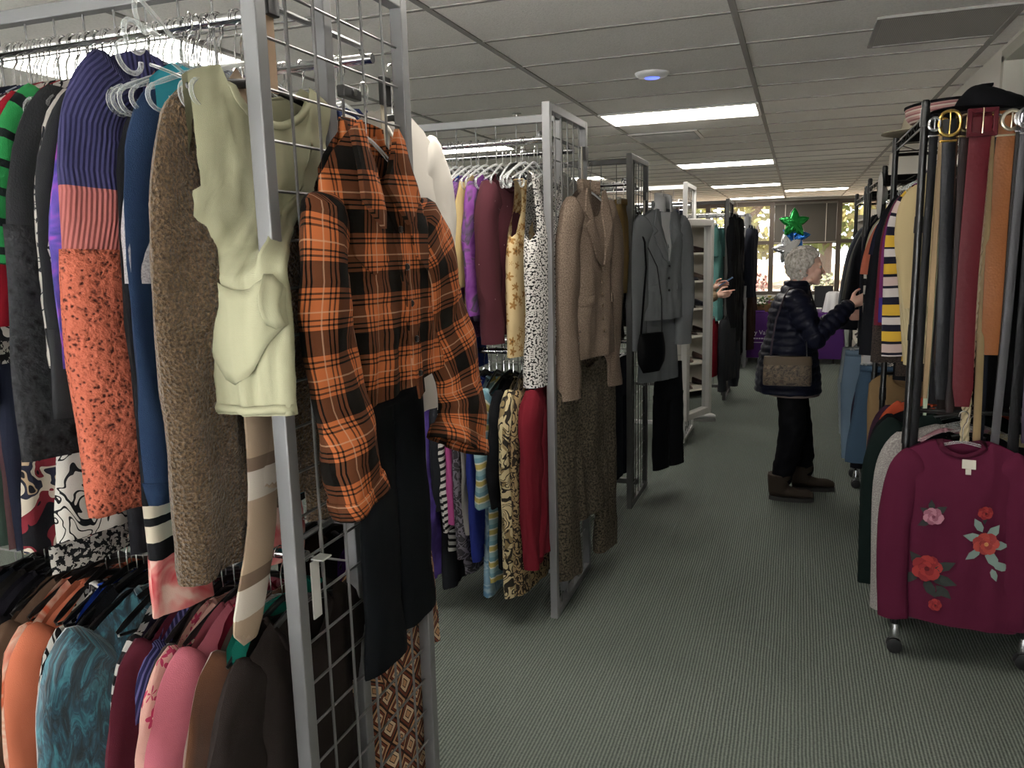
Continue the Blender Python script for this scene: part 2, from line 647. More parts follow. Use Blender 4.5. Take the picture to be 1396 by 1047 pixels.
# ------------------------------------------------------------------ gridwall racks
KC[0] = .55
greym = G('grey rack paint').out('929394', .38, .35)
darkm = G('charcoal rack paint').out('4c4c4a', .42, .3)
palem = G('white rack paint').out('efefec', .4, .1)
chrome = metal('c9c9c9', .16)
wirem = G('grey rack wire').out('8c8c8b', .4, .4)
darkwire = G('charcoal rack wire').out('555553', .42, .4)


def wire_net(mb, o, a, b, la, lb, na, nb, r=.003, skip=None):
    o, a, b = Vector(o), Vector(a), Vector(b)
    off = a.cross(b).normalized() * r
    for i in range(1, na):
        p = o + a * (la * i / na) + off
        mb.tube([p, p + b * lb], r, 5, False)
    for j in range(1, nb):
        p = o + b * (lb * j / nb) - off
        mb.tube([p, p + a * la], r, 5, False)


def rack(label, X0, Y0, Y1, H, length, rails, paint=greym, wire=wirem, cell=.095, top_open=False, centre=True, H2=None):
    t = thing('gridwall_rack', label, 'clothes rack', (X0, (Y0 + Y1) / 2, 0))
    ym = (Y1 - Y0) / 2
    s = .034
    f = MB()
    for y in (-ym, ym):
        f.box((0, y, H / 2), (s, s, H))
    for z in (s / 2, H - s / 2):
        f.box((0, 0, z), (s, 2 * ym - s, s))
    p = f.obj('end_panel', paint, t, smooth=False, bev=.003)
    n = MB()
    wire_net(n, (0, -ym, .03), (0, 1, 0), (0, 0, 1), 2 * ym, H - .06, max(3, round(2 * ym / cell)), round((H - .06) / cell), .0034)
    n.obj('wire_grid', wire, p)
    if centre:
        h2 = H2 or H
        f = MB()
        for x in (-.04, -length):
            f.box((x, 0, h2 / 2), (s, s, h2))
        for z in (.1, h2 - s / 2):
            f.box((-length / 2, 0, z), (length, s, s))
        c = f.obj('centre_panel', paint, t, smooth=False, bev=.003)
        n = MB()
        wire_net(n, (-.04, 0, .1), (-1, 0, 0), (0, 0, 1), length - .04, h2 - .12, round(length / .1), round((h2 - .12) / .1), .003)
        n.obj('wire_grid', wire, c)
    for (yr, z) in rails:
        y = yr - (Y0 + Y1) / 2
        m = MB(); m.tube([(-.03, y, z), (-length, y, z)], .0125, 12)
        rl = m.obj('hang_rail', chrome, t)
        for x in (-.06, -length + .1):
            m = MB()
            s_ = 1 if y > 0 else -1
            m.tube([(x, s_ * .018, z + .03), (x, y - s_ * .012, z + .03), (x, y, z + .022), (x, y, z + .008)], .007, 6)
            m.obj('rail_bracket', paint, rl)
    return t


U1 = rack('tall grey gridwall clothes rack nearest the viewer, plaid shirt on its end', -.98, 1.34, 1.94, 2.29, 2.4, [(1.43, 2.125), (1.43, .985), (1.85, 2.125), (1.85, 1.0)], H2=2.29)
U2 = rack('grey gridwall clothes rack with the tweed jacket hung on its end', -.98, 3.23, 3.82, 2.235, 2.4, [(3.31, 2.1), (3.31, 1.2), (3.76, 2.1)])
U3 = rack('dark grey gridwall clothes rack with the grey blazer hung on its end', -.955, 4.82, 5.36, 2.19, 2.3, [(4.9, 2.02), (4.9, 1.06), (5.3, 2.02)], darkm, darkwire)
U4 = rack('pale gridwall clothes rack that carries the white framed mirror', -.86, 6.62, 7.2, 2.14, 2.2, [(6.68, 1.98), (7.15, 1.98)], palem, wirem)
U5 = rack('dark gridwall clothes rack draped with black garments beyond the mirror', -.69, 8.6, 9.2, 2.1, 2.2, [(8.66, 1.95), (8.66, 1.0), (9.14, 1.95)], darkm, darkwire)
U6 = rack('last gridwall clothes rack before the purple table', -.63, 11.0, 11.6, 2.03, 2.2, [(11.06, 1.85), (11.06, .95), (11.5, 1.85)], greym, wirem)

KC[0] = .62
# clamps, hooks and price cards on the first end panel
t = thing('panel_clamp', 'small black clamp joining grid wires above the plaid collar', 'clamp', (-.95, 1.625, 2.0))
m = MB(); m.box((0, 0, 0), (.02, .075, .026)); m.obj('clamp_body', plain('1c1c1c', .4), t, smooth=False, bev=.003)
m = MB(); m.lathe([(0, .016), (.008, .016), (.008, .009), (.001, .009)], axis='X', n=10); m.obj('clamp_screw', metal('999999'), t)
for (y, z, h, lab) in ((1.415, 2.17, .2, 'long tan price card hanging behind the first grey post'), (1.875, 2.07, .17, 'cream price card with black clip at the top of the far grey post')):
    t = thing('price_card', lab, 'price card', (-1.0, y, z))
    m = MB(); m.box((0, 0, -h / 2), (.003, .03, h)); m.obj('card', plain('c4a688' if y < 1.5 else 'd6cbb4', .8), t, smooth=False)
    m = MB(); m.box((.004, .004, -.02), (.016, .04, .07)); m.obj('clip', plain('1d1d1d', .35), t, smooth=False, bev=.003)
t = thing('price_card', 'folded white price tag hooked on the lower grid of the first rack', 'price card', (-.965, 1.39, 1.0))
m = MB(); m.box((0, .0, -.07), (.003, .03, .13)); m.box((.012, .01, .0), (.03, .035, .003)); m.obj('card', plain('d9d9d4', .6), t, smooth=False)
t = thing('price_card', 'black clip with white card on the second rack end', 'price card', (-.96, 3.72, 2.08))
m = MB(); m.box((0, 0, -.07), (.003, .03, .2)); m.obj('card', plain('d6cfc2', .8), t, smooth=False)
m = MB(); m.box((.006, .03, 0), (.02, .05, .06)); m.obj('clip', plain('1d1d1d', .35), t, smooth=False)
t = thing('price_card', 'black clip with white paper on the third rack end panel', 'price card', (-.935, 5.2, 1.95))
m = MB(); m.box((0, 0, -.06), (.003, .03, .12)); m.obj('card', plain('d6cfc2', .8), t, smooth=False)
m = MB(); m.box((.006, 0, 0.01), (.02, .05, .05)); m.obj('clip', plain('1d1d1d', .35), t, smooth=False)

# ------------------------------------------------------------------ hangers
KC[0] = 1.0
CLEAR = clear()
KC[0] = .62
BLACKP = plain('121213', .3, spec=.6)


def hook_path(r=.0165, stem=-.085):
    p = [(-r * math.cos(R(20)) * .98, 0, -r * math.sin(R(20)))]
    p = []
    for k in range(10):
        a = R(200 - k * 27)
        p.append((r * math.cos(a), 0, r * math.sin(a)))
    p += [(r * .75, 0, -r * 1.35), (.004, 0, -.036), (0, 0, -.05), (0, 0, stem)]
    return p


def arm_path(hw, z0=-.09, z1=-.158):
    p = []
    for k in range(-8, 9):
        s = k / 8
        p.append((s * hw, 0, z0 + (z1 - z0) * abs(s) ** 1.25 - .0 * s))
    return p


def proto_hanger(kind, hw=.195, z0=-.09, sd=.068, loops=True):
    t = thing('hanger', 'x', 'hanger', (0, 0, -9))
    m = MB(); m.tube(hook_path(stem=min(-.06, z0 + .003)), .0017, 6); m.obj('hook', chrome, t)
    if kind == 'clear':
        m = MB(); m.tube(arm_path(hw, z0, z0 - sd), [.003] + [.0052] * 15 + [.003], 8, sx=.7)
        if loops:
            m.tube(arm_path(.17, -.125, -.175)[2:-2], .003, 6)
        for s in (-1, 1) if loops else ():
            m.tube([(s * (.178 + .03 * math.cos(R(60 - 20 * q))), 0, -.178 + .024 * math.sin(R(60 - 20 * q))) for q in range(14)], .0045, 8)
        m.obj('shoulder_bar', CLEAR, t)
    elif kind == 'black':
        m = MB(); m.tube(arm_path(hw, z0, z0 - sd), [.005] + [.009] * 15 + [.005], 8, sx=.55)
        if loops:
            m.tube([(-.19, 0, -.165), (-.1, 0, -.185), (.1, 0, -.185), (.19, 0, -.165)], .004, 6)
        m.obj('shoulder_bar', BLACKP, t)
    elif kind == 'clip':
        m = MB(); m.tube([(-.15, 0, -.09), (.15, 0, -.09)], .005, 8); m.obj('shoulder_bar', CLEAR, t)
        for s in (-1, 1):
            m = MB(); m.box((s * .13, 0, -.105), (.02, .022, .04)); m.obj('clip', CLEAR, t, smooth=False)
    return t


PROTO = {}


def hanger(kind, loc, rz, label, group, fit=None):
    key = (kind, fit)
    if key not in PROTO:
        o = PROTO[key] = proto_hanger(kind, *fit, loops=False) if fit and kind != 'clip' else proto_hanger(kind)
    else:
        o = copy_tree(PROTO[key])
    o.location = loc
    o.rotation_euler = (0, 0, rz)
    return tag(o, label, 'hanger', group)

# ------------------------------------------------------------------ garments
def poly_circle(cx, cz, r, n=10, rx=None):
    return [(cx + (rx or r) * math.cos(2 * PI * k / n), cz + r * math.sin(2 * PI * k / n)) for k in range(n)]


class Garment:
    """a garment on a hanger; x = shoulder axis, -y = front, z up, origin = the rail it hangs from"""
    def __init__(s, name, label, cat, loc, rz, group, mat, hw=.2, L=.62, prof=None, D=.022, nw=.075, nf=.08, nb=.015, sd=.055,
                 nz0=-.095, amp=.011, seed=0, arm=0.0, hem=0.0, cx=None, flute=0.0, nfl=5, cols=20, rows=26, sq=.0, yb=None, open_front=0.0, uvs=1.0, hemcurve=0.0, part='body', warp=None):
        s.warp = warp
        s.hw, s.L, s.D, s.nw, s.nf, s.nb, s.sd, s.z0, s.amp, s.seed = hw, L, D, nw, nf, nb, sd, nz0, amp, seed
        s.prof = prof or [(0, hw), (.12, hw * 1.02), (.35, hw * .98), (1, hw * 1.06)]
        s.cx = cx or [(0, 0), (1, 0)]
        s.yb = yb or [(0, 0), (1, 0)]
        s.flute, s.nfl, s.hem, s.hc = flute, nfl, hem, hemcurve
        s.mat = mat
        s.t = thing(name, label, cat, loc, rz, group)
        N = cols
        P, U = [], []
        for j in range(rows + 1):
            t = j / rows
            t = t ** .9
            row, ur = [], []
            for i in range(N + 1):
                q = 1 - 2 * i / N
                x, y, z = s.pt(q, t, -1)
                row.append((x, y, z)); ur.append((x * uvs, z * uvs))
            xe = x
            for i in range(N - 1, 0, -1):
                q = 1 - 2 * i / N
                x, y, z = s.pt(q, t, 1)
                row.append((x, y, z)); ur.append(((2 * xe - x) * uvs, z * uvs))
            P.append(row); U.append(ur)
        m = MB()
        n2 = 2 * N

        def skip(i, j):
            t = ((j + .5) / rows) ** .9
            if arm and t < arm and (i in (0, n2 - 1, N - 1, N)):
                return True
            if open_front and t > 0 and i in (N // 2 - 1, N // 2) and abs((i + .5) / N * 2 - 1) < open_front:
                return True
            return False
        m.grid(P, U, wrap=True, skip=skip)
        s.body = m.obj(part, mat, s.t, ang=180)
        s.neck = [P[0][i] for i in range(n2)]
        s.N = N

    def top(s, q, side):
        a = abs(q) * s.hw
        if a < s.nw:
            d = s.nf if side < 0 else s.nb
            return s.z0 - d * math.sqrt(max(0, 1 - (a / s.nw) ** 2))
        k = (a - s.nw) / max(1e-4, s.hw - s.nw)
        return s.z0 - s.sd * k ** 1.2 - .012 * k ** 6

    def pt(s, q, t, side, push=0.0):
        w = interp(s.prof, t)
        zt = s.top(q, side)
        zb = s.z0 - s.L - s.hc * (1 - q * q) + s.hem * q
        z = zt + (zb - zt) * t
        # rounding near the shoulders keeps columns close to vertical
        x = q * w + interp(s.cx, t)
        e = max(0.0, 1 - abs(q) ** 2.6) ** .5
        d = s.D * (.35 + .65 * min(1, t * 5)) * e + .003
        if abs(q) * s.hw < s.nw and t < .2:
            d = max(d, .018 * (1 - t * 5) + d * t * 5)
        y = side * d + interp(s.yb, t)
        sd = s.seed * 7.31
        g = min(1, .25 + t * 1.1)
        y += s.amp * g * 1.5 * nz(x * 9 + sd, z * 2.2, side * .15 + sd)
        y += s.amp * g * .9 * nz(x * 22 + sd, z * 5, side * 2 + sd)
        y += s.amp * g * 1.1 * (.35 - 2 * abs(nz(x * 11 + sd * 1.7, z * 1.4 + sd, side * 1.5)))
        y += s.amp * .35 * nz(x * 45, z * 30 + sd, side * 2)
        if s.flute:
            y += s.flute * t * math.sin(q * PI * s.nfl + s.seed) * (.6 + .4 * nz(z * 3, sd, 0))
        y += side * push
        if s.warp:
            x, y = s.warp(x, y, t)
        return x, y, z

    def front(s, x, z, side=-1):
        t = .5
        for _ in range(5):
            w = interp(s.prof, t)
            q = max(-1, min(1, (x - interp(s.cx, t)) / w))
            zt = s.top(q, side); zb = s.z0 - s.L - s.hc * (1 - q * q) + s.hem * q
            t = max(0, min(1, (z - zt) / (zb - zt)))
        return s.pt(q, t, side)[1]

    def sleeves(s, SL=.58, w0=.085, w1=.05, out=.04, sweep=0.0, mat=None, both=True, D=.022, rows=18, n=16, amp=None, path=None, cuffm=None, cuffl=.05, side=None, mats=None, name='sleeve', drop=.0):
        amp = s.amp if amp is None else amp
        s.sl = []
        for sgn in ((-1, 1) if side is None else (side,)):
            st = Vector((sgn * (s.hw - .055), 0, s.z0 - s.sd * .8 - .045 - drop))
            if path:
                pts = [Vector((sgn * p[0], p[1], p[2])) for p in path]
            else:
                pts = [st, st + Vector((sgn * .05, 0, -.05)), st + Vector((sgn * (.075 + out * .3), sweep * .2, -.18)), st + Vector((sgn * (.07 + out * .7), sweep * .6, -.2 - (SL - .2) * .5)), st + Vector((sgn * (.06 + out), sweep, -SL))] if SL > .3 else \
                    [st, st + Vector((sgn * .055, 0, -.05)), st + Vector((sgn * (.085 + out), sweep, -SL * .6)), st + Vector((sgn * (.095 + out * 1.4), sweep, -SL))]
            # resample as a smooth curve
            m_ = len(pts) - 1
            path2 = []
            for j in range(rows + 1):
                u = j / rows * m_
                k = min(int(u), m_ - 1); f = u - k
                p0, p1, p2, p3 = pts[max(k - 1, 0)], pts[k], pts[k + 1], pts[min(k + 2, m_)]
                path2.append(.5 * ((2 * p1) + (p2 - p0) * f + (2 * p0 - 5 * p1 + 4 * p2 - p3) * f * f + (3 * p1 - p0 - 3 * p2 + p3) * f ** 3))
            P, U = [], []
            ln = 0
            for j, p in enumerate(path2):
                t = (path2[min(j + 1, rows)] - path2[max(j - 1, 0)]).normalized()
                if j:
                    ln += (p - path2[j - 1]).length
                yv = Vector((0, 1, 0)); yv = (yv - t * yv.dot(t)).normalized()
                a = yv.cross(t)
                u = j / rows
                w = w0 + (w1 - w0) * min(1, u * 1.15) ** .8
                rd = min(1.0, .5 + .5 * math.sin(min(1, u * 8 + .02) * PI / 2))
                w *= rd
                row, ur = [], []
                ac, lastq = 0, None
                for i in range(n + 1):
                    an = 2 * PI * (i % n) / n + (PI if sgn > 0 else 0)
                    c, sn = math.cos(an), math.sin(an)
                    d = D * rd * math.copysign(abs(sn) ** .8, sn)
                    q = p + a * (c * w) + yv * d
                    k = amp * (.5 + .8 * u)
                    q = q + yv * (k * (1.0 * (.3 - 2 * abs(nz(q.x * 10 + s.seed, q.z * 2.0 + sgn, sn * .8)))  + 1.3 * nz(q.x * 12 + sgn * 4 + s.seed, q.z * 5, sn * .6) + .7 * nz(q.x * 25, q.z * 14 + s.seed, sn + sgn)))
                    ac += (q - lastq).length if lastq else 0
                    lastq = q
                    row.append(q); ur.append((ac + sgn * .13, -ln - .12))
                P.append(row); U.append(ur)
            m = MB(); m.grid(P, U)
            mm = (mats or {}).get(sgn) or mat or s.mat
            o = m.obj(name, mm, s.t, ang=180)
            s.sl.append(o)
            if cuffm:
                k0 = max(0, rows - max(1, round(cuffl / max(ln, .1) * rows)))
                cf = MB()
                Pc = [[path2[j] + (P[j][i] - path2[j]) * 1.05 for i in range(n + 1)] for j in range(k0, rows + 1)]
                cf.grid(Pc, U[k0:])
                cf.obj('cuff', cuffm, o, ang=180, thick=.002)
            s.cuffpos = path2[-1]
        return s

    def band(s, mat, h=.014, out=.004, name='neckband'):
        """a rib or binding along the neck edge"""
        N = s.N
        idx = [i for i in range(2 * N) if abs((1 - 2 * (i if i <= N else 2 * N - i) / N)) * s.hw <= s.nw + 1e-6]
        f = [i for i in idx if i <= N]; b = sorted((i for i in idx if i > N))
        ring = [Vector(s.neck[i]) for i in f] + [Vector(s.neck[i]) for i in b]
        c = sum(ring, Vector()) / len(ring)
        A, B_, U = [], [], []
        for p in ring:
            o = (p - c); o.y *= 1.0
            o = o.normalized() if o.length > 1e-6 else o
            sy = -1 if p.y < 0 else 1
            A.append(p + Vector((o.x * .004, sy * out, o.z * .004)))
            B_.append(p + Vector((-o.x * h * .9, sy * out * .5, -o.z * h * .4 + (h * .35 if abs(o.x) > .7 else h * .3))))
        m = MB()
        m.grid([A, B_], [[(i * .01, 0) for i in range(len(A))], [(i * .01, h) for i in range(len(A))]], wrap=True)
        m.obj(name, mat, s.t, ang=180, thick=.003)
        return s

    def patch(s, poly, mat, name, off=.003, th=.003, side=-1, parent=None, sub=None, label=None):
        """a flat piece that lies on the cloth (pocket, lapel, button, tag)"""
        cx = sum(p[0] for p in poly) / len(poly); cz = sum(p[1] for p in poly) / len(poly)
        # densify the outline
        pp = []
        for a, b in zip(poly, poly[1:] + poly[:1]):
            k = max(1, int(math.hypot(b[0] - a[0], b[1] - a[1]) / .03))
            pp += [(a[0] + (b[0] - a[0]) * i / k, a[1] + (b[1] - a[1]) * i / k) for i in range(k)]
        n = len(pp)
        rings = []
        for f in (1.0, .55):
            rings.append([(cx + (x - cx) * f, cz + (z - cz) * f) for x, z in pp])
        vs = [(x, s.front(x, z, side) + side * off, z) for r in rings for x, z in r]
        vs.append((cx, s.front(cx, cz, side) + side * off, cz))
        base = [(x, y - side * th, z) for x, y, z in vs[:n]]
        vs += base
        fs = []
        for i in range(n):
            k = (i + 1) % n
            fs += [(i, k, n + k, n + i), (n + i, n + k, 2 * n), (2 * n + 1 + i, 2 * n + 1 + k, k, i)]
        m = MB(); m.add(vs, fs, [(p[0], p[2]) for p in vs])
        o = m.obj(name, mat, parent or s.t, ang=50)
        if label:
            o['label'] = label
        return o

    def patch_qt(s, poly, mat, name, off=.004, nu=14, nv=8):
        """a cloth panel between two (q, t) curves: poly = [(q, t_top, t_bottom), ...]"""
        rows = []
        for j in range(nv + 1):
            row = []
            for i in range(nu + 1):
                u = i / nu * (len(poly) - 1); k = min(int(u), len(poly) - 2); f = u - k
                q, a, b = (lerp(poly[k][n], poly[k + 1][n], f) for n in range(3))
                v = j / nv
                row.append(s.pt(q, lerp(a, b, v), -1, off * (1 + 1.2 * math.sin(PI * v))))
            rows.append(row)
        m = MB(); m.grid(rows)
        return m.obj(name, mat, s.t, ang=180, thick=.003)

    def button(s, x, z, r=.007, mat=None, side=-1, parent=None):
        y = s.front(x, z, side)
        m = MB(); m.lathe([(.0005, -.005), (r * .7, -.0045), (r * .8, -.006), (r, -.005), (r, -.001), (.0005, 0)], (x, y - .004, z), 10, 'Y')
        return m.obj('button', mat or plain('1a1a1a', .3), parent or s.t)

    def wear(s, kind, hlabel, hgroup):
        """put it on a hanger"""
        return hanger(kind, s.t.location.copy(), s.t.rotation_euler.z, hlabel, hgroup, (round(s.hw - .012, 2), round(s.z0 - .01, 2), round(s.sd + .004, 2)))


def strap(mb, pts, w, th=.003, up=(0, 1, 0)):
    """a flat ribbon along a path, width along `up`"""
    mb.tube(pts, [w] * len(pts), 8, True, sx=1, ref=up)
    return mb


def trousers(name, label, loc, rz, group, mat, waist=.19, L=1.0, leg=.13, hemw=.12, D=.03, seed=0, rise=.24, dl=(0, 0), split=.0, cat='trousers', z0=-.1, band=None):
    t = thing(name, label, cat, loc, rz, group)
    m = MB()
    N = 24
    P, U = [], []
    for j in range(7):
        f = j / 6
        row, ur = [], []
        w = lerp(waist, waist * 1.12, f)
        for i in range(N):
            a = 2 * PI * i / N
            x = -math.cos(a) * w
            y = -math.sin(a) * D + .006 * nz(x * 14 + seed, f * 2, seed)
            z = z0 - rise * f
            row.append((x, y, z)); ur.append((x, z))
        P.append(row); U.append(ur)
    m.grid(P, U, wrap=True)
    m.obj('hips', mat, t, ang=180)
    for k, sg in enumerate((-1, 1)):
        P, U = [], []
        for j in range(16):
            f = j / 15
            w = lerp(waist * .57, hemw, f); cx = sg * lerp(waist * .56, hemw * .98 + split, f)
            row, ur = [], []
            for i in range(16):
                a = 2 * PI * i / 16
                x = cx - math.cos(a) * w
                y = -math.sin(a) * (D * .9) + .012 * f * nz(x * 12 + seed, f * 2.5, sg) + .006 * nz(x * 25, f * 7 + seed, sg)
                z = z0 - rise * .85 - (L + dl[k] - rise) * f
                row.append((x, y, z)); ur.append((x, z))
            P.append(row); U.append(ur)
        m = MB(); m.grid(P, U, wrap=True)
        m.obj('leg', mat, t, ang=180)
    if band:
        m = MB()
        m.grid([[(-math.cos(2 * PI * i / N) * waist * 1.01, -math.sin(2 * PI * i / N) * D * 1.08, z) for i in range(N)] for z in (z0 + .002, z0 - .035)], wrap=True)
        m.obj('waistband', band, t, ang=180, thick=.003)
    return t


def skirt(name, label, loc, rz, group, mat, waist=.18, hemw=.28, L=.7, D=.03, flute=.015, nfl=6, seed=0, z0=-.1, band=None, cat='skirt', amp=.008):
    g = Garment(name, label, cat, loc, rz, group, mat, hw=waist, L=L, prof=[(0, waist), (.25, lerp(waist, hemw, .35)), (1, hemw)], D=D, nw=waist * .999, nf=.0, nb=0, sd=0, nz0=z0, flute=flute, nfl=nfl, seed=seed, amp=amp)
    if band:
        N = 24
        m = MB()
        m.grid([[(-math.cos(2 * PI * i / N) * waist * 1.01, -math.sin(2 * PI * i / N) * (D + .006), z) for i in range(N)] for z in (z0 + .004, z0 - .03)], wrap=True)
        m.obj('waistband', band, g.t, ang=180, thick=.003)
    return g

# ------------------------------------------------------------------ clothes on the left racks
BLK = '17181b'
UP1, LO1 = 'clothes on the upper rail of the first rack', 'clothes on the lower rail of the first rack'
HU1 = ('clear hanger with chrome hook on the upper rail of the nearest rack', 'hangers on the upper rail of the nearest rack')
HL1 = ('black plastic hanger on the lower rail of the nearest rack', 'black hangers on the lower rail of the nearest rack')
Y1, Z1, Q1 = 1.43, 2.125, .985


def jit(a=4):
    return R(86 + RNG.uniform(-a, a))


def top(name, label, cat, X, mat, L=.6, SL=.58, Y=Y1, Z=Z1, hw=.175, grp=UP1, hk='clear', hg=HU1, neck=None, seed=None, sw=(.075, .055), out=None, sweep=0.0, rz=None, smat=None, cuffm=None, cuffl=.05, sside=None, **kw):
    seed = RNG.uniform(0, 50) if seed is None else seed
    out = (.05 if grp == UP1 else .0) if out is None else out
    g = Garment(name, label, cat, (X, Y, Z), jit() if rz is None else rz, grp, mat, hw=hw, L=L, seed=seed, **kw)
    if SL:
        g.sleeves(SL, sw[0], sw[1], out, sweep, smat, cuffm=cuffm, cuffl=cuffl, D=max(.018, kw.get('D', .022) * .9), side=sside)
    if neck is not False:
        g.band(neck or mat)
    if hk:
        g.wear(hk, *hg)
    return g


# ---- first rack, upper rail (from the end panel inwards)
OLIVE = solid('bcbb9c', .85, weave=900)
TK = [(0, -1.03, 1.425, 84, .215), (.15, -1.033, 1.415, 84, .20), (.3, -1.045, 1.40, 80, .165), (.42, -1.05, 1.345, 70, .12), (.47, -1.04, 1.315, 42, .10), (.54, -1.028, 1.29, 14, .105), (.75, -1.01, 1.28, 6, .105), (1, -1.0, 1.275, 0, .10)]


def tank_warp(x, y, t):
    """the lower half is pulled round in front of the rack post and gathered"""
    k = [interp([(r[0], r[i]) for r in TK], t) for i in range(1, 5)]
    a = R(k[2]); x *= k[3] / .2
    wx = k[0] + x * math.cos(a) - y * math.sin(a); wy = k[1] + x * math.sin(a) + y * math.cos(a)
    return wy - 1.425, -(wx + 1.03)


g = Garment('tank_top', 'pale sage green sleeveless top at the end of the first upper rail', 'tank top', (-1.03, 1.425, Z1), R(90), UP1, OLIVE, hw=.2, L=.66,
            prof=[(0, .2), (1, .2)], D=.026, nw=.115, nf=.1, nb=.04, sd=.03, nz0=-.12, amp=.011, seed=3, arm=.3, cols=34, rows=48, hem=.0, warp=tank_warp)
g.band(OLIVE, .018)
g.patch_qt([(-.95, .50, .60), (-.6, .53, .80), (-.2, .555, .90), (.3, .58, .86), (.7, .60, .78), (.98, .61, .72)], OLIVE, 'wrap_panel', .006)
g.patch_qt([(.72, .585, .73), (.85, .58, .74), (.99, .60, .72)], OLIVE, 'gathered_knot', .02, 6, 6)
g.patch_qt([(-.99, .965, .995), (0, .965, .995), (.99, .965, .995)], OLIVE, 'hem', .003, 12, 2)
hanger('black', (-1.03, 1.425, Z1 - .005), R(84), 'black velvet hanger inside the pale sage sleeveless top', 'black hangers on the upper rail of the nearest rack', (.2, -.13, .034))

blockm = stripes(.235, [(0, 'b59f88'), (.40, 'ddd3c6'), (.66, '84705f'), (.78, 'b59f88')], 1, .55)
t = thing('scarf', 'long knitted scarf in cream, tan and brown blocks dangling below the sage top', 'scarf', (-1.05, 1.35, Z1), R(90), UP1)
for (o, zb, sh, nm) in ((0, -1.27, -.10, 'front_end'), (.06, -.98, .0, 'back_end')):
    m = MB(); pts = [(.02 + o * .6, 0, -.1), (.01 + o, -.004, -.35), (.0 + o, .0, -.6), (.005 + o, -.004, -.85), (-.0 + o, .006, -1.05), (-.035 + o + sh * .3, 0, zb + .1), (-.05 + o + sh * .6, -.004, zb)]
    pts = [p for p in pts if p[2] >= zb]
    m.tube(pts, [.05] * len(pts), 14, True, sx=.22, ref=(0, 1, 0))
    m.uv = [(u, v[2]) for (u, _), v in zip(m.uv, m.v)]
    m.obj(nm, blockm, t, sub=1)

SHAG = shag('3c2d20', '7d6549')
g = Garment('sweater', 'shaggy brown boucle sweater with a wide hanging sleeve beside the sage top', 'sweater', (-1.082, 1.43, Z1), R(86), UP1, SHAG, hw=.16, L=.9, D=.024, amp=.012, seed=9, nz0=-.12, sd=.05, nw=.09)
g.sleeves(.90, .075, .085, .03, -.0, D=.03, amp=.012, rows=26)
g.band(SHAG, .02); g.wear('clear', *HU1)
for k in range(2):
    pass
top('vest_top', 'turquoise ribbed top squeezed beside the brown boucle sweater', 'top', -1.14, solid('3f9fb0'), .95, 0, hw=.19, arm=.35, nw=.1, amp=.006, D=.016)
top('sweater', 'pale grey marl knit with short cap sleeve beside the turquoise top', 'sweater', -1.16, tweed('8f8a8c', 'a8a3a5', 'b9b4b5', 300, .4), .78, .34, sw=(.06, .05), D=.014, hw=.15)
DEN = solid('22344f', .9, weave=500, bs=.5)
g = top('shirt', 'dark navy denim shirt with long sleeves next to the orange lace cuffs', 'shirt', -1.165, DEN, .8, .77, sw=(.075, .06), D=.022, amp=.011, rz=R(86), hw=.145, cuffm=DEN, cuffl=.06)
top('tunic', 'red and pink tie-dyed tunic whose sleeve ends hang lowest of the upper rail', 'tunic', -1.215, blobs([(.35, 'c84b52'), (.5, 'e08a86'), (.62, 'e9c2b4')], 10, dist=1.5), .9, 0, D=.02, hw=.12).sleeves(1.2, .05, .075, path=[(.07, 0, -.2), (.075, 0, -.5), (.09, 0, -.85), (.14, 0, -1.05), (.15, 0, -1.22)])
top('sweater', 'black knit sweater with two cream cuff stripes beside the pink rib sweater', 'sweater', -1.20, solid(BLK), .9, .9, sw=(.06, .05), hw=.13, D=.016, smat=stripes(2.2, [(0, 'd8cdb8'), (.012, '15161a'), (.021, 'd8cdb8'), (.033, '15161a')], 1, .46))
NP = ribsplit('3b3a63', 'b56a66', -.36)
OL = lace('c46a52', '4a1c16', 120)
g = Garment('sweater', 'navy and dusty pink ribbed sweater with long orange lace cuffs', 'sweater', (-1.235, 1.43, Z1), R(80), UP1, NP, hw=.185, L=.93, D=.028, nz0=-.06, sd=.035, amp=.01, seed=4, nw=.08, cols=24, rows=32)
g.sleeves(.84, .085, .07, .05, .0, D=.034, cuffm=OL, cuffl=.35, rows=26, amp=.01)
g.band(NP); g.wear('clear', *HU1)
top('dress', 'plain black dress reaching below the orange lace cuffs', 'dress', -1.28, solid('1b1b1f'), 1.0, 0, hw=.19, D=.02, arm=.3)
top('blouse', 'blue tie-dyed blouse with a pink and violet shoulder beside the pink rib sweater', 'blouse', -1.31, blobs([(.30, '2a3f86'), (.46, '5674b8'), (.56, '2d4590'), (.66, 'c3c9dd')], 12, dist=2.0), .64, .5, sw=(.075, .06), D=.022, smat=blobs([(.3, '2a3f86'), (.5, '6b4fae'), (.62, 'b04fb0')], 9, dist=2.0))
g = top('shirt', 'black shirt with a two-button cuff hanging beside the blue tie-dyed blouse', 'shirt', -1.335, solid('2a2b2d'), .72, .6, sw=(.075, .06), D=.022, cuffm=solid('303133'), cuffl=.13)
for dz in (.02, .02):
    m = MB(); p = g.cuffpos
for k in (0, 1):
    m = MB(); m.lathe([(.0005, -.004), (.006, -.005), (.008, -.003), (.0005, 0)], (-.235 + .03 * k, -.028, -.69 + .01 * k), 10, 'Y'); m.obj('button', plain('101010', .25), g.t)
top('blouse', 'white blouse with thin black floral lines beside the black lace cardigan', 'blouse', -1.36, scroll('cfc9c0', '22242a', 20, 5, .13, extra=None), .86, .5, D=.02)
BL = lace('2c2d30', '0c0c0e', 55)
g = top('cardigan', 'charcoal cardigan with flared black lace sleeves', 'cardigan', -1.385, solid('2f3032', .95, weave=300), .7, .68, sw=(.08, .10), D=.024, cuffm=BL, cuffl=.3)
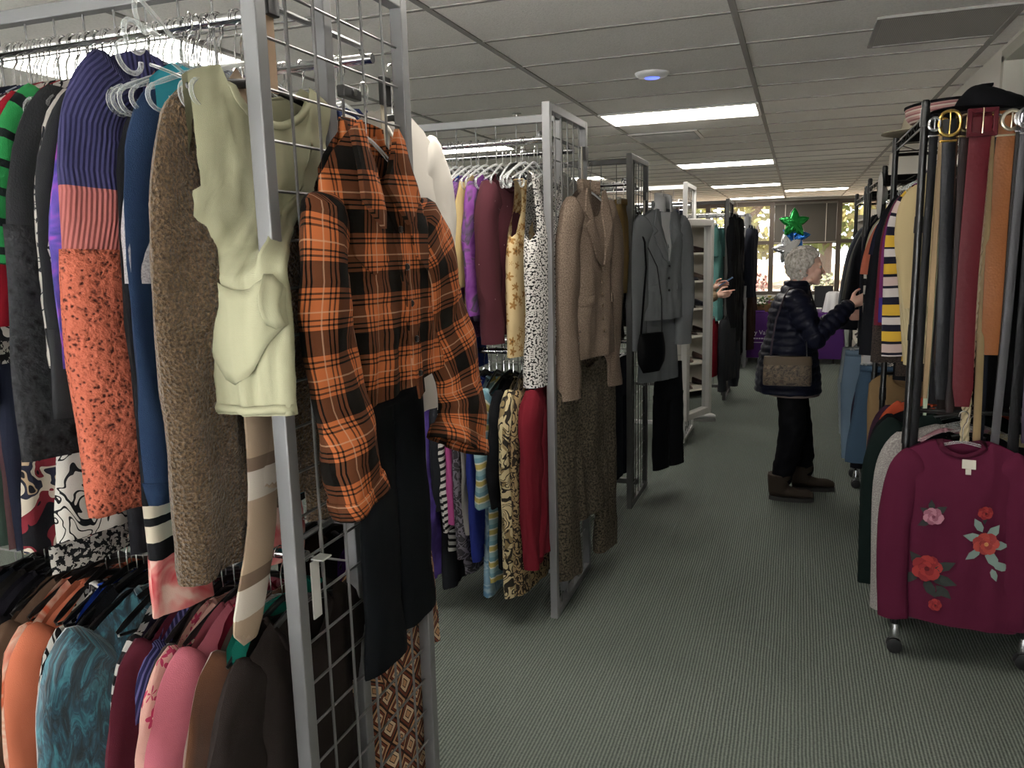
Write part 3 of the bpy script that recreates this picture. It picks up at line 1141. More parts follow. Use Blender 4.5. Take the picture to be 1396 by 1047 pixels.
top('dress', 'white dress printed with bold black swirls hanging behind the black lace sleeve', 'dress', -1.43, scroll('dcd8cf', '14161c', 20, 6, .13), .96, 0, hw=.2, prof=[(0, .2), (.4, .19), (1, .27)], D=.03, arm=.25)
GS = stripes(.052, [(0, '2b8f4c'), (.72, '10191a')], 1, .1)
top('tee_shirt', 'bright green tee shirt with black stripes on its short sleeve', 'tee shirt', -1.455, GS, .6, .3, sw=(.085, .08), out=.01, D=.022)
top('tee_shirt', 'red tee shirt whose sleeve peeks below the green striped sleeve', 'tee shirt', -1.475, solid('a01f2f'), .6, .42, sw=(.08, .08), D=.018)
top('blouse', 'white blouse covered in fine black wavy lines left of the green striped tee'.replace('left of', 'beside'), 'blouse', -1.495, scroll('d4cfc6', '1b1d22', 24, 6, .16), .7, .45, D=.022, hw=.19)
top('dress', 'dark dress printed with red, white and tan scarf motifs', 'dress', -1.52, blobs([(0, '15161c'), (.42, '7c2430'), (.47, 'cfc5b4'), (.53, '26283a'), (.6, 'b9a183'), (.64, '17181f')], 11, const=True, dist=.6), 1.0, 0, hw=.2, prof=[(0, .2), (.4, .19), (1, .26)], arm=.3, D=.026)
top('tunic', 'black and white houndstooth tunic near the edge of the upper rail', 'tunic', -1.55, blobs([(0, '18191d'), (.5, 'bdb8b0')], 70, const=True), 1.08, .5, D=.02)
top('blouse', 'pale blue and white blouse with a black swirl print at the rail far end', 'blouse', -1.58, scroll('c4cbd8', '20264a', 12, 4, .2), .75, .5, D=.02)
for i, (x, c) in enumerate(((-1.61, '1d2130'), (-1.64, '51393b'), (-1.67, '2e3d36'), (-1.71, '20202a'), (-1.76, '3a3340'), (-1.82, '17181c'), (-1.9, '2a2420'))):
    top('dress', '%s dress packed tight at the inner end of the upper rail' % ('navy', 'plum brown', 'dark green', 'black', 'mauve', 'jet black', 'dark umber')[i], 'dress', x, solid(c), 1.02, .6, D=.022, hw=.2)
# extra hangers with bare straps and empty ones among the clothes
for k in range(22):
    hanger('clear', (-1.06 - k * .033 + RNG.uniform(-.008, .008), Y1, Z1), R(90 + RNG.uniform(-9, 9)), *HU1)
for k in range(3):
    o = hanger('clear', (-1.11 - k * .03, Y1 - .07 + .015 * k, Z1 - .03 + .012 * k), R(100 + 8 * k), 'spare clear hanger hung askew by its looped end beside the pink rib sweater', 'spare clear hangers hung askew')
    o.rotation_euler = (R(0), R(20 + 6 * k), R(96 + 8 * k))

# ---- first rack, lower rail
def low1(name, label, cat, X, mat, L=.62, SL=.5, **k):
    k.setdefault('hk', 'black')
    hg = HL1 if k['hk'] == 'black' else ('clear plastic hanger on the lower rail of the nearest rack', 'clear hangers on the lower rail of the nearest rack')
    return top(name, label, cat, X, mat, L, SL, Z=Q1, grp=LO1, hg=hg, nz0=-.1, sd=k.pop('sd', .075), **k)


DKB = solid('2b2422')
g = low1('tee_shirt', 'dark brown scoop-neck tee at the end of the lower rail behind the grey post', 'tee shirt', -1.04, DKB, .6, .2, nw=.11, nf=.12, nb=.03, sw=(.08, .075), D=.03, hw=.2, sd=.06)
low1('tank_top', 'teal green strappy top just behind the dark brown scoop-neck tee', 'tank top', -1.085, solid('1f8a78'), .6, 0, arm=.35, nw=.12, D=.014, hw=.19)
low1('blouse', 'tan brown velvet blouse with a cap sleeve beside the dark brown tee', 'blouse', -1.115, solid('6b432b', .7, sheen=.3), .58, .2, sw=(.08, .08), hk='clear', D=.02)
low1('dress', 'crimson top between the tan velvet blouse and the pink tee', 'top', -1.145, solid('8c2438'), .6, 0, arm=.3, D=.014, hw=.16)
low1('tee_shirt', 'plain bubblegum pink tee shirt on a clear hanger', 'tee shirt', -1.175, solid('c8707f'), .62, .24, sw=(.09, .09), hk='clear', D=.026, hw=.19, neck=solid('c0606f'))
low1('blouse', 'pink and peach flower print blouse beside the plain pink tee', 'blouse', -1.215, flowers('d9a89c', 'b83a60', 'e8d8c0', 26, .5), .62, .24, sw=(.085, .08), hk='clear', D=.022, hw=.19)
low1('sweater', 'dark grey knit between the flower print and the burgundy tee', 'sweater', -1.25, solid('4b4240'), .6, .5, D=.018)
low1('shirt', 'indigo striped shirt glimpsed above the burgundy tee', 'shirt', -1.275, stripes(.012, [(0, '2b2a55'), (.6, '6d6aa0')], 0), .6, .5, D=.016)
low1('tee_shirt', 'burgundy tee shirt between the periwinkle shirt and the flower print', 'tee shirt', -1.30, solid('58212f'), .62, .26, sw=(.09, .085), D=.026, hw=.19)
low1('shirt', 'periwinkle and slate shirt next to the burgundy tee', 'shirt', -1.335, stripes(2.0, [(0, '8288c0'), (.40, '4a4864')], 1, .55), .62, .5, D=.024, hw=.185)
low1('blouse', 'black and white striped blouse between the burgundy and periwinkle shirts', 'blouse', -1.36, stripes(.03, [(0, '1c1c1f'), (.5, 'c9c6c0')], 1), .66, .5, D=.014, hw=.16)
g = low1('velvet_top', 'teal crushed velvet top with a wide short sleeve', 'top', -1.43, velvet('06202a', '12485a', '3d8a98'), .66, .55, sw=(.105, .105), D=.04, hw=.2, amp=.016, rz=R(74))
low1('cardigan', 'black cardigan between the teal velvet and coral tops', 'cardigan', -1.505, solid('17181c'), .6, .5, D=.02, hw=.19)
low1('blouse', 'cobalt blue blouse tucked behind the black cardigan sleeve', 'blouse', -1.535, solid('1d3f9a'), .6, .45, D=.014, hw=.17)
low1('blouse', 'white blouse with thick black rings beside the teal velvet top', 'blouse', -1.56, scroll('d5d2cb', '121215', 26, 4, .24), .66, .5, D=.018, hw=.18)
low1('sweatshirt', 'coral orange sweatshirt on the lower rail', 'sweatshirt', -1.605, solid('d47a5c'), .64, .52, sw=(.085, .08), D=.028, hw=.195)
low1('blouse', 'orange and white tie-dyed blouse beside the coral sweatshirt', 'blouse', -1.65, blobs([(.36, 'd0573a'), (.5, 'e6c4ae'), (.6, 'cf6a4a')], 11, dist=1.0), .62, .5, D=.02, hw=.195)
low1('jacket', 'taupe brown jacket at the inner end beside the orange tie-dyed blouse', 'jacket', -1.69, solid('6a5546'), .6, .5, D=.022, hw=.2)
for i, c in enumerate(('1b1b1f', '24222b', '2d2a28', '161a22', '33252a')):
    low1('cardigan', '%s cardigan at the inner end of the lower rail' % ('black', 'plum black', 'umber', 'midnight blue', 'wine black')[i], 'cardigan', -1.73 - .04 * i, solid(c), .6, .5, D=.02, hw=.19)
for k in range(12):
    hanger('black', (-1.2 - k * .05 + RNG.uniform(-.012, .012), Y1 + .02, Q1), R(90 + RNG.uniform(-8, 8)), *HL1)

# ---- first rack, end panel: plaid shirt over black trousers
PL = plaid('15120f', '623a25', 'b8683c')
g = Garment('plaid_shirt', 'orange and black plaid flannel shirt hung on the end of the first rack', 'shirt', (-.905, 1.61, 2.0), R(86), None, PL, hw=.19, L=.58, prof=[(0, .19), (.2, .2), (.6, .21), (1, .215)], cx=[(0, 0), (.5, .04), (1, .105)], D=.04, nw=.07, nf=.11, nb=.01, sd=.10, nz0=-.085, amp=.014, seed=5, cols=30, rows=36, hem=.03)
g.sleeves(.83, .075, .075, side=-1, D=.034, amp=.014, rows=30, n=20, path=[(.15, 0, -.24), (.19, -.01, -.35), (.20, -.02, -.55), (.18, -.03, -.75), (.145, -.035, -.89)], cuffm=PL, cuffl=.07)
g.sleeves(.83, .09, .1, side=1, D=.045, amp=.016, rows=30, n=20, path=[(.165, 0, -.25), (.245, -.01, -.36), (.29, -.015, -.53), (.335, -.02, -.69), (.335, -.03, -.79), (.30, -.03, -.87)], cuffm=PL, cuffl=.07)
# collar flaps, placket, pockets, buttons
for s_, poly in ((-1, [(-.012, -.2), (-.075, -.075), (-.105, -.10), (-.11, -.24), (-.05, -.30)]), (1, [(.012, -.2), (.075, -.075), (.10, -.10), (.115, -.23), (.055, -.29)])):
    g.patch(poly, PL, 'collar', .024, .012)
m = MB()
rows = []
for z, k in ((-.055, .95), (-.085, 1.0), (-.12, 1.1)):
    rows.append([(math.cos(a) * .078 * k, math.sin(a) * .034 * k + .01, z - .03 * (1 - math.sin(a)) * .5) for a in [R(-20 + 220 * i / 16) for i in range(17)]])
m.grid(rows, [[(p[0] + .3, p[2]) for p in r] for r in rows]); m.obj('collar_stand', PL, g.t, ang=180, thick=.004)
g.patch([(.0, -.2), (.045, -.2), (.135, -.69), (.09, -.70)], PL, 'placket', .006, .005)
g.patch([(.085, -.25), (.185, -.27), (.205, -.37), (.155, -.40), (.105, -.36)], PL, 'chest_pocket', .006, .004)
g.patch([(-.135, -.25), (-.04, -.25), (-.015, -.37), (-.065, -.40), (-.115, -.36)], PL, 'chest_pocket', .006, .004)
for z in (-.30, -.385, -.47, -.555, -.64):
    g.button(.022 + (-.2 - z) * .185, z, .008)
g.wear('clear', 'clear hanger carrying the orange plaid shirt', None)
trousers('trousers', 'black wide-leg trousers hung under the orange plaid shirt', (-.94, 1.725, 1.62), R(88), None, solid('0f1216', .85), waist=.14, L=.91, leg=.1, hemw=.09, D=.02, seed=4, dl=(0.02, -.03), band=solid('0d0f13'))

# ---- first rack, far side
FAR1 = 'clothes on the far rails of the first rack'
WH = solid('cfcac1', .9)
g = Garment('tee_shirt', 'white tee shirt behind the far post of the first rack', 'tee shirt', (-1.035, 1.99, Z1), R(86), FAR1, WH, hw=.2, L=.82, D=.032, amp=.012, seed=2, nz0=-.11, sd=.06, cx=[(0, 0), (1, .07)])
g.sleeves(.42, .1, .095, .02, D=.03); g.band(WH)
g.wear('black', 'black hanger of the white tee shirt behind the first rack', None)
DIA = diamonds('c79a72', '7b3d26', 'e0c3a0', '2d1a14', .095)
g = Garment('dress', 'long brown and cream diamond print dress low on the far side of the first rack', 'dress', (-1.062, 1.87, 1.0), R(88), FAR1, DIA, hw=.165, L=.84, D=.036, amp=.012, seed=8, nz0=-.11, sd=.05, flute=.008, prof=[(0, .17), (.3, .165), (1, .20)])
g.sleeves(.36, .07, .09, .0, D=.03); g.band(DIA); g.wear('black', *HL1)
cols = [('navy and white top', '23305a'), ('red patterned blouse', '9a2f30'), ('purple tee', '4f3a78'), ('black jacket', '17181c'), ('blush pink blouse', 'c8a09a'), ('grey knit', '77777a'), ('violet dress', '5b2f78')]
for i, (nm, c) in enumerate(cols):
    top(nm.split()[-1].replace('top', 'vest_top').replace('tee', 'tee_shirt').replace('knit', 'sweater'), nm + ' on the upper far rail of the first rack', 'clothing', -1.1 - i * .06, solid(c) if i not in (1, 4) else flowers(c, 'd9cfc4', '20242e', 22, .45), .7, .5, Y=1.85, grp=FAR1, D=.02)
for i, c in enumerate(('4b2168', '1a1a1d', '3a2a24', '20303a')):
    top('dress', '%s dress on the lower far rail of the first rack' % ('purple', 'black', 'dark brown', 'slate')[i], 'dress', -1.09 - i * .06, solid(c), .8, 0, Y=1.85, Z=1.0, grp=FAR1, D=.02, arm=.3, hk='black', hg=HL1)
for k in range(10):
    hanger('clear', (-1.12 - k * .05, 1.85, Z1), R(90 + RNG.uniform(-9, 9)), 'clear hanger on the upper far rail of the nearest rack', 'hangers on the upper far rail of the nearest rack')

# ------------------------------------------------------------------ second rack
UP2, LO2 = 'clothes on the upper rail of the second rack', 'clothes on the lower rail of the second rack'
H2U = ('clear hanger with chrome hook on the upper rail of the second rack', 'hangers on the upper rail of the second rack')
H2L = ('dark hanger on the lower rail of the second rack', 'hangers on the lower rail of the second rack')


def up2(name, label, cat, X, mat, L=.7, SL=.5, **k):
    return top(name, label, cat, X, mat, L, SL, Y=3.31, Z=2.1, grp=UP2, hg=H2U, nz0=k.pop('nz0', -.13), **k)


def low2(name, label, cat, X, mat, L=.62, SL=.5, **k):
    return top(name, label, cat, X, mat, L, SL, Y=3.31, Z=1.2, grp=LO2, hk=k.pop('hk', 'black'), hg=H2L, nz0=-.1, **k)


SPK = blobs([(0, '14151a'), (.47, 'd8d5d0')], 120, const=True)
up2('dress', 'white dress with black speckles behind the post of the second rack', 'dress', -1.02, SPK, .9, 0, hw=.17, arm=.28, nw=.13, nf=.12, D=.05, flute=.008, prof=[(0, .17), (.2, .165), (.35, .2), (1, .2)])
g = up2('halter_top', 'cream halter top with a gold floral print and black tag', 'top', -1.115, flowers('cdb68a', '9a7440', '5e4426', 24, .5), .74, 0, hw=.06, nw=.055, nf=.01, sd=.01, nz0=-.16, arm=.3, D=.03, prof=[(0, .06), (.12, .075), (.4, .2), (1, .22)])
g.patch([(-.06, -.5), (.0, -.5), (.0, -.56), (-.06, -.56)], plain('17171a', .5), 'tag', .008, .003)
up2('sweater', 'maroon sweater with scattered rhinestones beside the cream halter top', 'sweater', -1.19, G('maroon').out('4a2029', .9) and blobs([(0, 'd8ccd0'), (.045, '4c222b')], 24, kind='vor', const=True), .68, .62, D=.045, sw=(.085, .06), hw=.19, nw=.1, amp=.012)
up2('sweater', 'violet and grey tie-dyed sweater with a long sleeve', 'sweater', -1.275, blobs([(.36, '6b2f7e'), (.5, '8a4d9a'), (.56, '4f4a54'), (.68, '7a4a90')], 9, dist=1.0), .62, .5, D=.03, sw=(.085, .07), amp=.01)
up2('tee_shirt', 'pale yellow tee shirt between the violet sweaters', 'tee shirt', -1.315, solid('bfa877'), .6, .38, D=.022, sw=(.085, .08), amp=.01)
up2('sweater', 'purple flecked sweater hanging beside the pale yellow tee', 'sweater', -1.35, tweed('57336f', '6f4a86', '8a62a0', 200, .4), .7, .62, D=.025, sw=(.085, .075))
up2('blouse', 'cobalt blue blouse between purple flecked sweater and red tee', 'blouse', -1.385, solid('25408f'), .85, .5, D=.02, hw=.16)
up2('tee_shirt', 'bright red tee shirt on the second rack upper rail', 'tee shirt', -1.41, solid('a32630'), .6, .35, D=.022)
up2('jacket', 'navy blue jacket next to the bright red tee', 'jacket', -1.44, solid('252d3e'), .66, .6, D=.026)
up2('blouse', 'navy blouse dotted with pink and white confetti print', 'blouse', -1.48, blobs([(0, 'd9b8b8'), (.2, '8e4a5a'), (.3, '28304a')], 60, kind='vor', const=True), .6, .45, D=.022)
up2('shirt', 'light blue shirt near the inner end of the second upper rail', 'shirt', -1.515, solid('8ea4c4'), .62, .5, D=.022)
for i, (n_, c) in enumerate((('magenta', 'a0356b'), ('charcoal', '2c2d32'), ('wine red', '6a2530'), ('teal', '24565a'), ('black', '16171a'))):
    up2('sweater', n_ + ' sweater at the inner end of the second upper rail', 'sweater', -1.56 - .045 * i, solid(c), .62, .55, D=.024)
for k in range(18):
    hanger('clear', (-1.06 - k * .036 + RNG.uniform(-.01, .01), 3.31, 2.1), R(90 + RNG.uniform(-8, 8)), *H2U)
hanger('black', (-1.15, 3.33, 2.1), R(84), 'black hanger poking up behind the maroon sweater', None)

low2('sweater', 'crimson red sweater at the end of the second lower rail', 'sweater', -1.03, solid('701c28'), .78, .72, D=.04, sw=(.09, .075), hw=.18, amp=.012)
low2('blouse', 'brown and cream leopard blouse half hidden beside the crimson sweater', 'blouse', -1.085, scroll('9a8460', '2a2018', 30, 4, .2), .95, .85, D=.026, sw=(.08, .07))
low2('blouse', 'cream blouse with a large black paisley print', 'blouse', -1.13, scroll('c9b890', '2b2620', 16, 6, .17, extra='8d7a55'), .8, .86, D=.034, sw=(.085, .08), hw=.185, amp=.012)
low2('cardigan', 'black cardigan with ruffled short sleeve beside the paisley blouse', 'cardigan', -1.18, solid('16171a'), .86, .45, D=.026, sw=(.07, .1))
low2('tee_shirt', 'pale blue tee shirt with yellow and white stripes', 'tee shirt', -1.225, stripes(.075, [(0, '8fb0b8'), (.3, 'd9d6c4'), (.38, 'b8a860'), (.66, 'd9d6c4'), (.74, '6d98a6')], 1), .92, .46, D=.032, sw=(.09, .085), hw=.19, amp=.012)
low2('blouse', 'ice blue blouse with a soft watery print under the striped tee', 'blouse', -1.26, blobs([(.35, '5f88a6'), (.5, 'a9c1cc'), (.6, '7fa0b4')], 14, dist=1.0), 1.0, 0, arm=.3, D=.022)
low2('jacket', 'royal blue jacket beside the striped tee', 'jacket', -1.295, solid('24307a'), .75, .72, D=.028, sw=(.08, .065))
low2('blouse', 'navy sheer blouse with a light hem', 'blouse', -1.325, stripes(3.0, [(0, '8f8d88'), (.4, '22263a')], 1, .25), .78, .6, D=.02)
low2('blouse', 'dark grey blouse with a tangled floral print', 'blouse', -1.36, scroll('3a373c', '75707a', 28, 4, .2), .9, .72, D=.026)
low2('cardigan', 'hot pink cardigan with a narrow sleeve', 'cardigan', -1.40, solid('b0508a'), .6, .56, D=.022)
low2('tunic', 'white tunic with black brush stripes', 'tunic', -1.43, stripes(.03, [(0, '17181b'), (.45, 'cfccc6')], 1, tilt=.2), .8, .6, D=.022)
low2('dress', 'charcoal dress hanging long on the second lower rail', 'dress', -1.47, solid('26282d'), .98, .5, D=.03, hw=.19)
low2('sweater', 'deep violet sweater with long crumpled sleeve', 'sweater', -1.515, blobs([(.4, '3c2a6a'), (.6, '5a479a')], 8), .8, .82, D=.032, sw=(.08, .07), hw=.2, amp=.014)
low2('blouse', 'black blouse crossed by white slanting stripes', 'blouse', -1.555, stripes(.04, [(0, '16171b'), (.6, 'd2cfc8')], 1, tilt=-.35), .8, .6, D=.024, hw=.21)
low2('sweater', 'electric blue sweater at the inner end of the second lower rail', 'sweater', -1.6, solid('2440a0'), .7, .6, D=.024, hw=.2)
for i, c in enumerate(('5a1f3a', '1f2f3a', '3b3a40', '241a2c')):
    low2('sweater', '%s sweater at the dark inner end of the second lower rail' % ('plum', 'petrol', 'graphite', 'aubergine')[i], 'sweater', -1.65 - .05 * i, solid(c), .7, .6, D=.024)
for k in range(9):
    hanger('black', (-1.08 - k * .06, 3.31, 1.2), R(90 + RNG.uniform(-10, 10)), *H2L)
for i, (n_, c) in enumerate((('white', 'bdbab4'), ('black', '17181b'), ('gold brown', '7a6138'), ('navy', '1e2436'))):
    top('blouse', n_ + ' garment on the far rail of the second rack behind the tweed jacket', 'blouse', -1.06 - .06 * i, solid(c), .75, .55, Y=3.76, Z=2.1, grp='clothes on the far rail of the second rack', hg=('clear hanger on the far rail of the second rack', 'hangers on the far rail of the second rack'), D=.025)


def blazer(name, label, loc, rz, mat, L=.72, SL=.72, shirt=None, nb=4, grp=None, bm=None, hw=.2, **k):
    g = Garment(name, label, 'jacket', loc, rz, grp, mat, hw=hw, L=L, D=.05, nw=.075, nf=.12, nb=.01, sd=.055, nz0=-.1, cols=28, rows=34, prof=[(0, hw), (.15, hw * 1.04), (.55, hw * .92), (1, hw * 1.06)], **k)
    g.sleeves(SL, .088, .072, .02, .01, D=.045, rows=24, n=18)
    for s_ in (-1, 1):
        g.patch([(s_ * .012, -.43), (s_ * .06, -.40), (s_ * .135, -.26), (s_ * .10, -.235), (s_ * .125, -.20), (s_ * .085, -.1), (s_ * .055, -.105)], mat, 'lapel', .014, .008)
        g.patch([(s_ * .085, -.56), (s_ * .165, -.565), (s_ * .165, -.605), (s_ * .085, -.60)], mat, 'pocket_flap', .008, .006)
    m = MB(); m.grid([[(math.cos(a) * .082, math.sin(a) * .05, z - .02 * (1 - math.sin(a)) * .5) for a in [R(-10 + 200 * i / 14) for i in range(15)]] for z in (-.05, -.08, -.11)]); m.obj('collar', mat, g.t, ang=180, thick=.005)
    for i in range(nb):
        g.button(.01, -.45 - i * (.055 if nb > 4 else .075), .009, bm)
    if shirt:
        m = MB(); m.grid([[(math.cos(a) * .07 * (1 + .2 * (z < -.05)), math.sin(a) * .042 - .01, z - .03 * (1 - math.sin(a)) * .5) for a in [R(-75 + 330 * i / 18) for i in range(19)]] for z in (.0, -.045, -.09)])
        m.obj('shirt_collar', shirt, g.t, ang=180, thick=.004)
        g.patch([(-.055, -.12), (.055, -.12), (.012, -.42), (-.012, -.42)], shirt, 'shirt_front', .004, .003)
    return g


TW = tweed('75665a', '8d7e70', '625448', 330, .5)
g = blazer('tweed_jacket', 'tan tweed jacket hung on the end of the second rack', (-.875, 3.53, 2.0), R(76), TW, .74, .82, nb=6, seed=11, amp=.01, bm=plain('6d5c48', .35), hw=.18)
for k in range(3):
    m = MB(); m.lathe([(.0005, -.004), (.006, -.005), (.008, -.002), (.0005, 0)], (-.22 + .004 * k, -.052, -.76 + .025 * k), 10, 'Y'); m.obj('cuff_button', plain('4a3a2c', .35), g.t)
g.wear('clear', 'clear hanger of the tan tweed jacket', None)
DT = tweed('221e1b', '38332d', '5e5546', 150, .9)
g = Garment('tweed_coat', 'dark brown boucle tweed coat hung below the tan tweed jacket', 'coat', (-.905, 3.52, 1.28), R(76), None, DT, hw=.165, L=.78, D=.035, seed=14, amp=.012, prof=[(0, .18), (.3, .19), (1, .24)], cols=24)
g.sleeves(.93, .085, .095, .02, D=.032); g.wear('black', 'black hanger of the dark tweed coat', None)

# ------------------------------------------------------------------ third rack
UP3 = 'clothes on the upper rail of the third rack'
H3 = ('clear hanger on the upper rail of the third rack', 'hangers on the upper rail of the third rack')


def up3(name, label, cat, X, mat, L=.7, SL=.5, Y=4.9, Z=2.02, grp=UP3, hg=H3, **k):
    return top(name, label, cat, X, mat, L, SL, Y=Y, Z=Z, grp=grp, hg=hg, **k)


skirt('skirt', 'golden brown satin skirt clipped at the end of the third rack', (-1.0, 4.86, 2.02), jit(), UP3, solid('75603a', .6), .12, .2, .55, D=.04, band=solid('6a5532', .6))
hanger('clip', (-1.0, 4.86, 2.02), R(90), 'clip hanger holding the golden brown satin skirt', None)
trousers('trousers', 'black trousers behind the golden brown skirt', (-1.07, 4.9, 2.02), jit(), UP3, solid('191a1c'), waist=.15, L=.9, leg=.09, hemw=.085, D=.03, seed=2)
hanger('clip', (-1.07, 4.9, 2.02), R(90), 'clip hanger holding the black trousers of the third rack', None)
up3('blouse', 'white blouse at the third rack behind the tweed jacket shoulder', 'blouse', -1.13, solid('b9b9b6'), .6, .5, D=.03)
for i, (n_, c) in enumerate((('black', '18191c'), ('silver grey', '8c8d90'), ('taupe', '6a5f52'), ('navy', '1d2334'), ('cream', 'b8ad98'), ('dark green', '22322c'))):
    up3('blouse', n_ + ' blouse further along the upper rail of the third rack', 'blouse', -1.2 - .06 * i, solid(c), .66, .5, D=.026)
for k in range(9):
    hanger('clip', (-1.02 - k * .055, 4.9, 1.06), R(90 + RNG.uniform(-6, 6)), 'clear clip hanger on the lower rail of the third rack', 'clip hangers on the lower rail of the third rack')
    if k < 8:
        trousers('trousers', 'navy trousers clipped on the lower rail of the third rack', (-1.02 - k * .055, 4.9, 1.06), jit(), 'navy trousers on the lower rail of the third rack', solid('131824'), waist=.15, L=.8, leg=.09, hemw=.085, D=.018, seed=k)
for i, (n_, c) in enumerate((('charcoal', '26282c'), ('ivory', 'b0aa9c'), ('navy blue', '1a2233'))):
    up3('jacket', n_ + ' jacket on the far rail of the third rack', 'jacket', -1.02 - .07 * i, solid(c), .8, .65, Y=5.3, grp='clothes on the far rail of the third rack', hg=('clear hanger on the far rail of the third rack', 'hangers on the far rail of the third rack'), D=.03)
GB = tweed('75797b', '85898b', '7c8082', 500, .25)
g = blazer('blazer', 'light grey blazer with white shirt collar hung on the third rack end', (-.80, 5.06, 1.97), R(58), GB, .68, .77, shirt=solid('cfd0d0', .85), nb=3, seed=21, amp=.009, bm=plain('1d1e20', .3), hw=.19)
g.wear('clear', 'clear hanger of the light grey blazer', None)
skirt('skirt', 'straight grey skirt peeking out below the grey blazer', (-.825, 5.1, 1.35), R(58), None, GB, .15, .19, .46, D=.035, flute=.004, amp=.006)
trousers('trousers', 'black trousers hung low beneath the grey skirt on the third rack end', (-.78, 5.25, .98), R(62), None, solid('101216'), waist=.14, L=.74, leg=.08, hemw=.085, D=.035, seed=6)
t = thing('shoulder_bag', 'black shoulder bag with long strap slung over the grey blazer sleeve', 'bag', (-.885, 4.885, 1.72), R(58))
m = MB()
prof = []
for j in range(9):
    z = -.60 - .24 * j / 8
    w = .105 + .012 * math.sin(PI * j / 8) - .03 * max(0, j - 6) / 2
    d = .012 + .03 * math.sin(PI * min(1, j / 8 + .05))
    prof.append([(w * math.copysign(abs(math.cos(a)) ** .6, math.cos(a)), -.07 + d * math.sin(a), z) for a in [2 * PI * i / 20 for i in range(20)]])
b = m.grid(prof, wrap=True); m.f += [tuple(range(20)), tuple(range(160, 180))]
m.obj('pouch', leather('0c0d10', .5), t)
m = MB(); m.tube([(-.095, -.07, -.61), (-.075, -.072, -.4), (-.05, -.07, -.2), (-.03, -.04, -.05), (-.02, 0, .02), (0, .03, .0), (.03, -.01, -.08), (.06, -.06, -.2), (.085, -.075, -.4), (.095, -.07, -.61)], .009, 6, sx=.35); m.obj('strap', leather('0c0d10', .5), t)

# ------------------------------------------------------------------ fourth rack with the mirror
UP4 = 'clothes on the rails of the fourth rack'
H4 = ('clear hanger on the rails of the fourth rack', 'hangers on the rails of the fourth rack')
g = blazer('jacket', 'navy jacket with dark satin collar between the grey blazer and the mirror', (-.90, 6.55, 1.98), R(75), solid('1b2130', .8), .85, .78, nb=2, seed=31, amp=.01)
g.wear('black', 'black hanger of the navy jacket near the mirror', None)
for i, (n_, c) in enumerate((('black', '15161a'), ('stone grey', '8a8a88'), ('ink blue', '1c2436'), ('white', 'b9b9b6'), ('black velvet', '101014'), ('dark plum', '2c1f2a'))):
    top('jacket', n_ + ' jacket hanging inside the fourth rack', 'jacket', -.98 - .07 * i, solid(c), .8, .6, Y=6.68, Z=1.98, grp=UP4, hg=H4, D=.03)
for k in range(8):
    hanger('clear', (-.9 - k * .06, 7.15, 1.98), R(90 + RNG.uniform(-9, 9)), *H4)
t = thing('framed_mirror', 'tall white framed mirror hung on the pale fourth rack', 'mirror', (-.765, 6.72, 1.03), R(71))
hw_, hh = .24, .82
MF = plain('dcdad4', .35)
for nm, poly in (('frame_side', [(-hw_, -hh), (-hw_ + .055, -hh + .055), (-hw_ + .055, hh - .055), (-hw_, hh)]), ('frame_side', [(hw_, hh), (hw_ - .055, hh - .055), (hw_ - .055, -hh + .055), (hw_, -hh)]),
                 ('frame_rail', [(-hw_, hh), (-hw_ + .055, hh - .055), (hw_ - .055, hh - .055), (hw_, hh)]), ('frame_rail', [(hw_, -hh), (hw_ - .055, -hh + .055), (-hw_ + .055, -hh + .055), (-hw_, -hh)])):
    m = MB(); m.prism(poly, -.03, .02); m.obj(nm, MF, t, smooth=False, bev=.006)
m = MB(); m.box((0, .008, 0), (.40, .006, 1.56)); m.obj('mirror_glass', metal('e6e8e8', .02), t, smooth=False)
m = MB(); m.box((0, .016, 0), (.42, .008, 1.58)); m.obj('backboard', plain('6b5a45', .8), t, smooth=False)

# ------------------------------------------------------------------ fifth and sixth racks
UP5 = 'clothes on the fifth rack'
H5 = ('clear hanger on the fifth rack', 'hangers on the fifth rack')
def up5(name, label, cat, X, c, L, SL, Y=8.66, Z=1.95, grp=UP5, hg=H5, **k):
    return top(name, label, cat, X, solid(c) if isinstance(c, str) else c, L, SL, Y=Y, Z=Z, grp=grp, hg=hg, **k)
up5('dress', 'aqua satin dress with ruffled shoulder beside the mirror', 'dress', -.80, solid('6fa8a4', .5), 1.0, .25, hw=.16, D=.06, flute=.012, sw=(.07, .09))
up5('jacket', 'black jacket between the mirror and the aqua dress', 'jacket', -.92, '141519', .8, .65, D=.04)
up5('blouse', 'black blouse behind the aqua dress on the fifth rack', 'blouse', -.99, '1c1c20', .7, .55, D=.03)
up5('dress', 'crimson red dress hanging low on the fifth rack', 'dress', -.80, '8c1f2c', .62, 0, Z=1.0, D=.05, hw=.15, Y=8.5)
g = up5('coat', 'charcoal grey coat low on the fifth rack end', 'coat', -.66, '35373b', .7, .72, Z=1.02, Y=8.66, rz=R(75), D=.05, hk='black', hg=('black hanger of the charcoal coat on the fifth rack', None))
for i, c in enumerate(('17181b', '1f1f25')):
    up5('coat', ('long black coat draped down the fifth rack end panel', 'black ruffled dress draped beside the long black coat')[i], 'coat', -.63, c, 1.35, 1.1, Y=8.78 + .3 * i, Z=2.06, rz=R(80), D=.045, hw=.14, amp=.016, grp=None, hk='black', hg=(('black hanger of the long black coat', None), ('black hanger of the black ruffled dress', None))[i])
for i, (n_, c) in enumerate((('ivory', 'bdb6a6'), ('black', '17181b'), ('grey', '6a6c70'), ('dark brown', '3a2b22'))):
    top('jacket', n_ + ' jacket on the upper rail of the last rack', 'jacket', -.72 - .07 * i, solid(c), .85, .6, Y=11.06, Z=1.85, grp='clothes on the last rack', hg=('clear hanger on the last rack', 'hangers on the last rack'), D=.035)
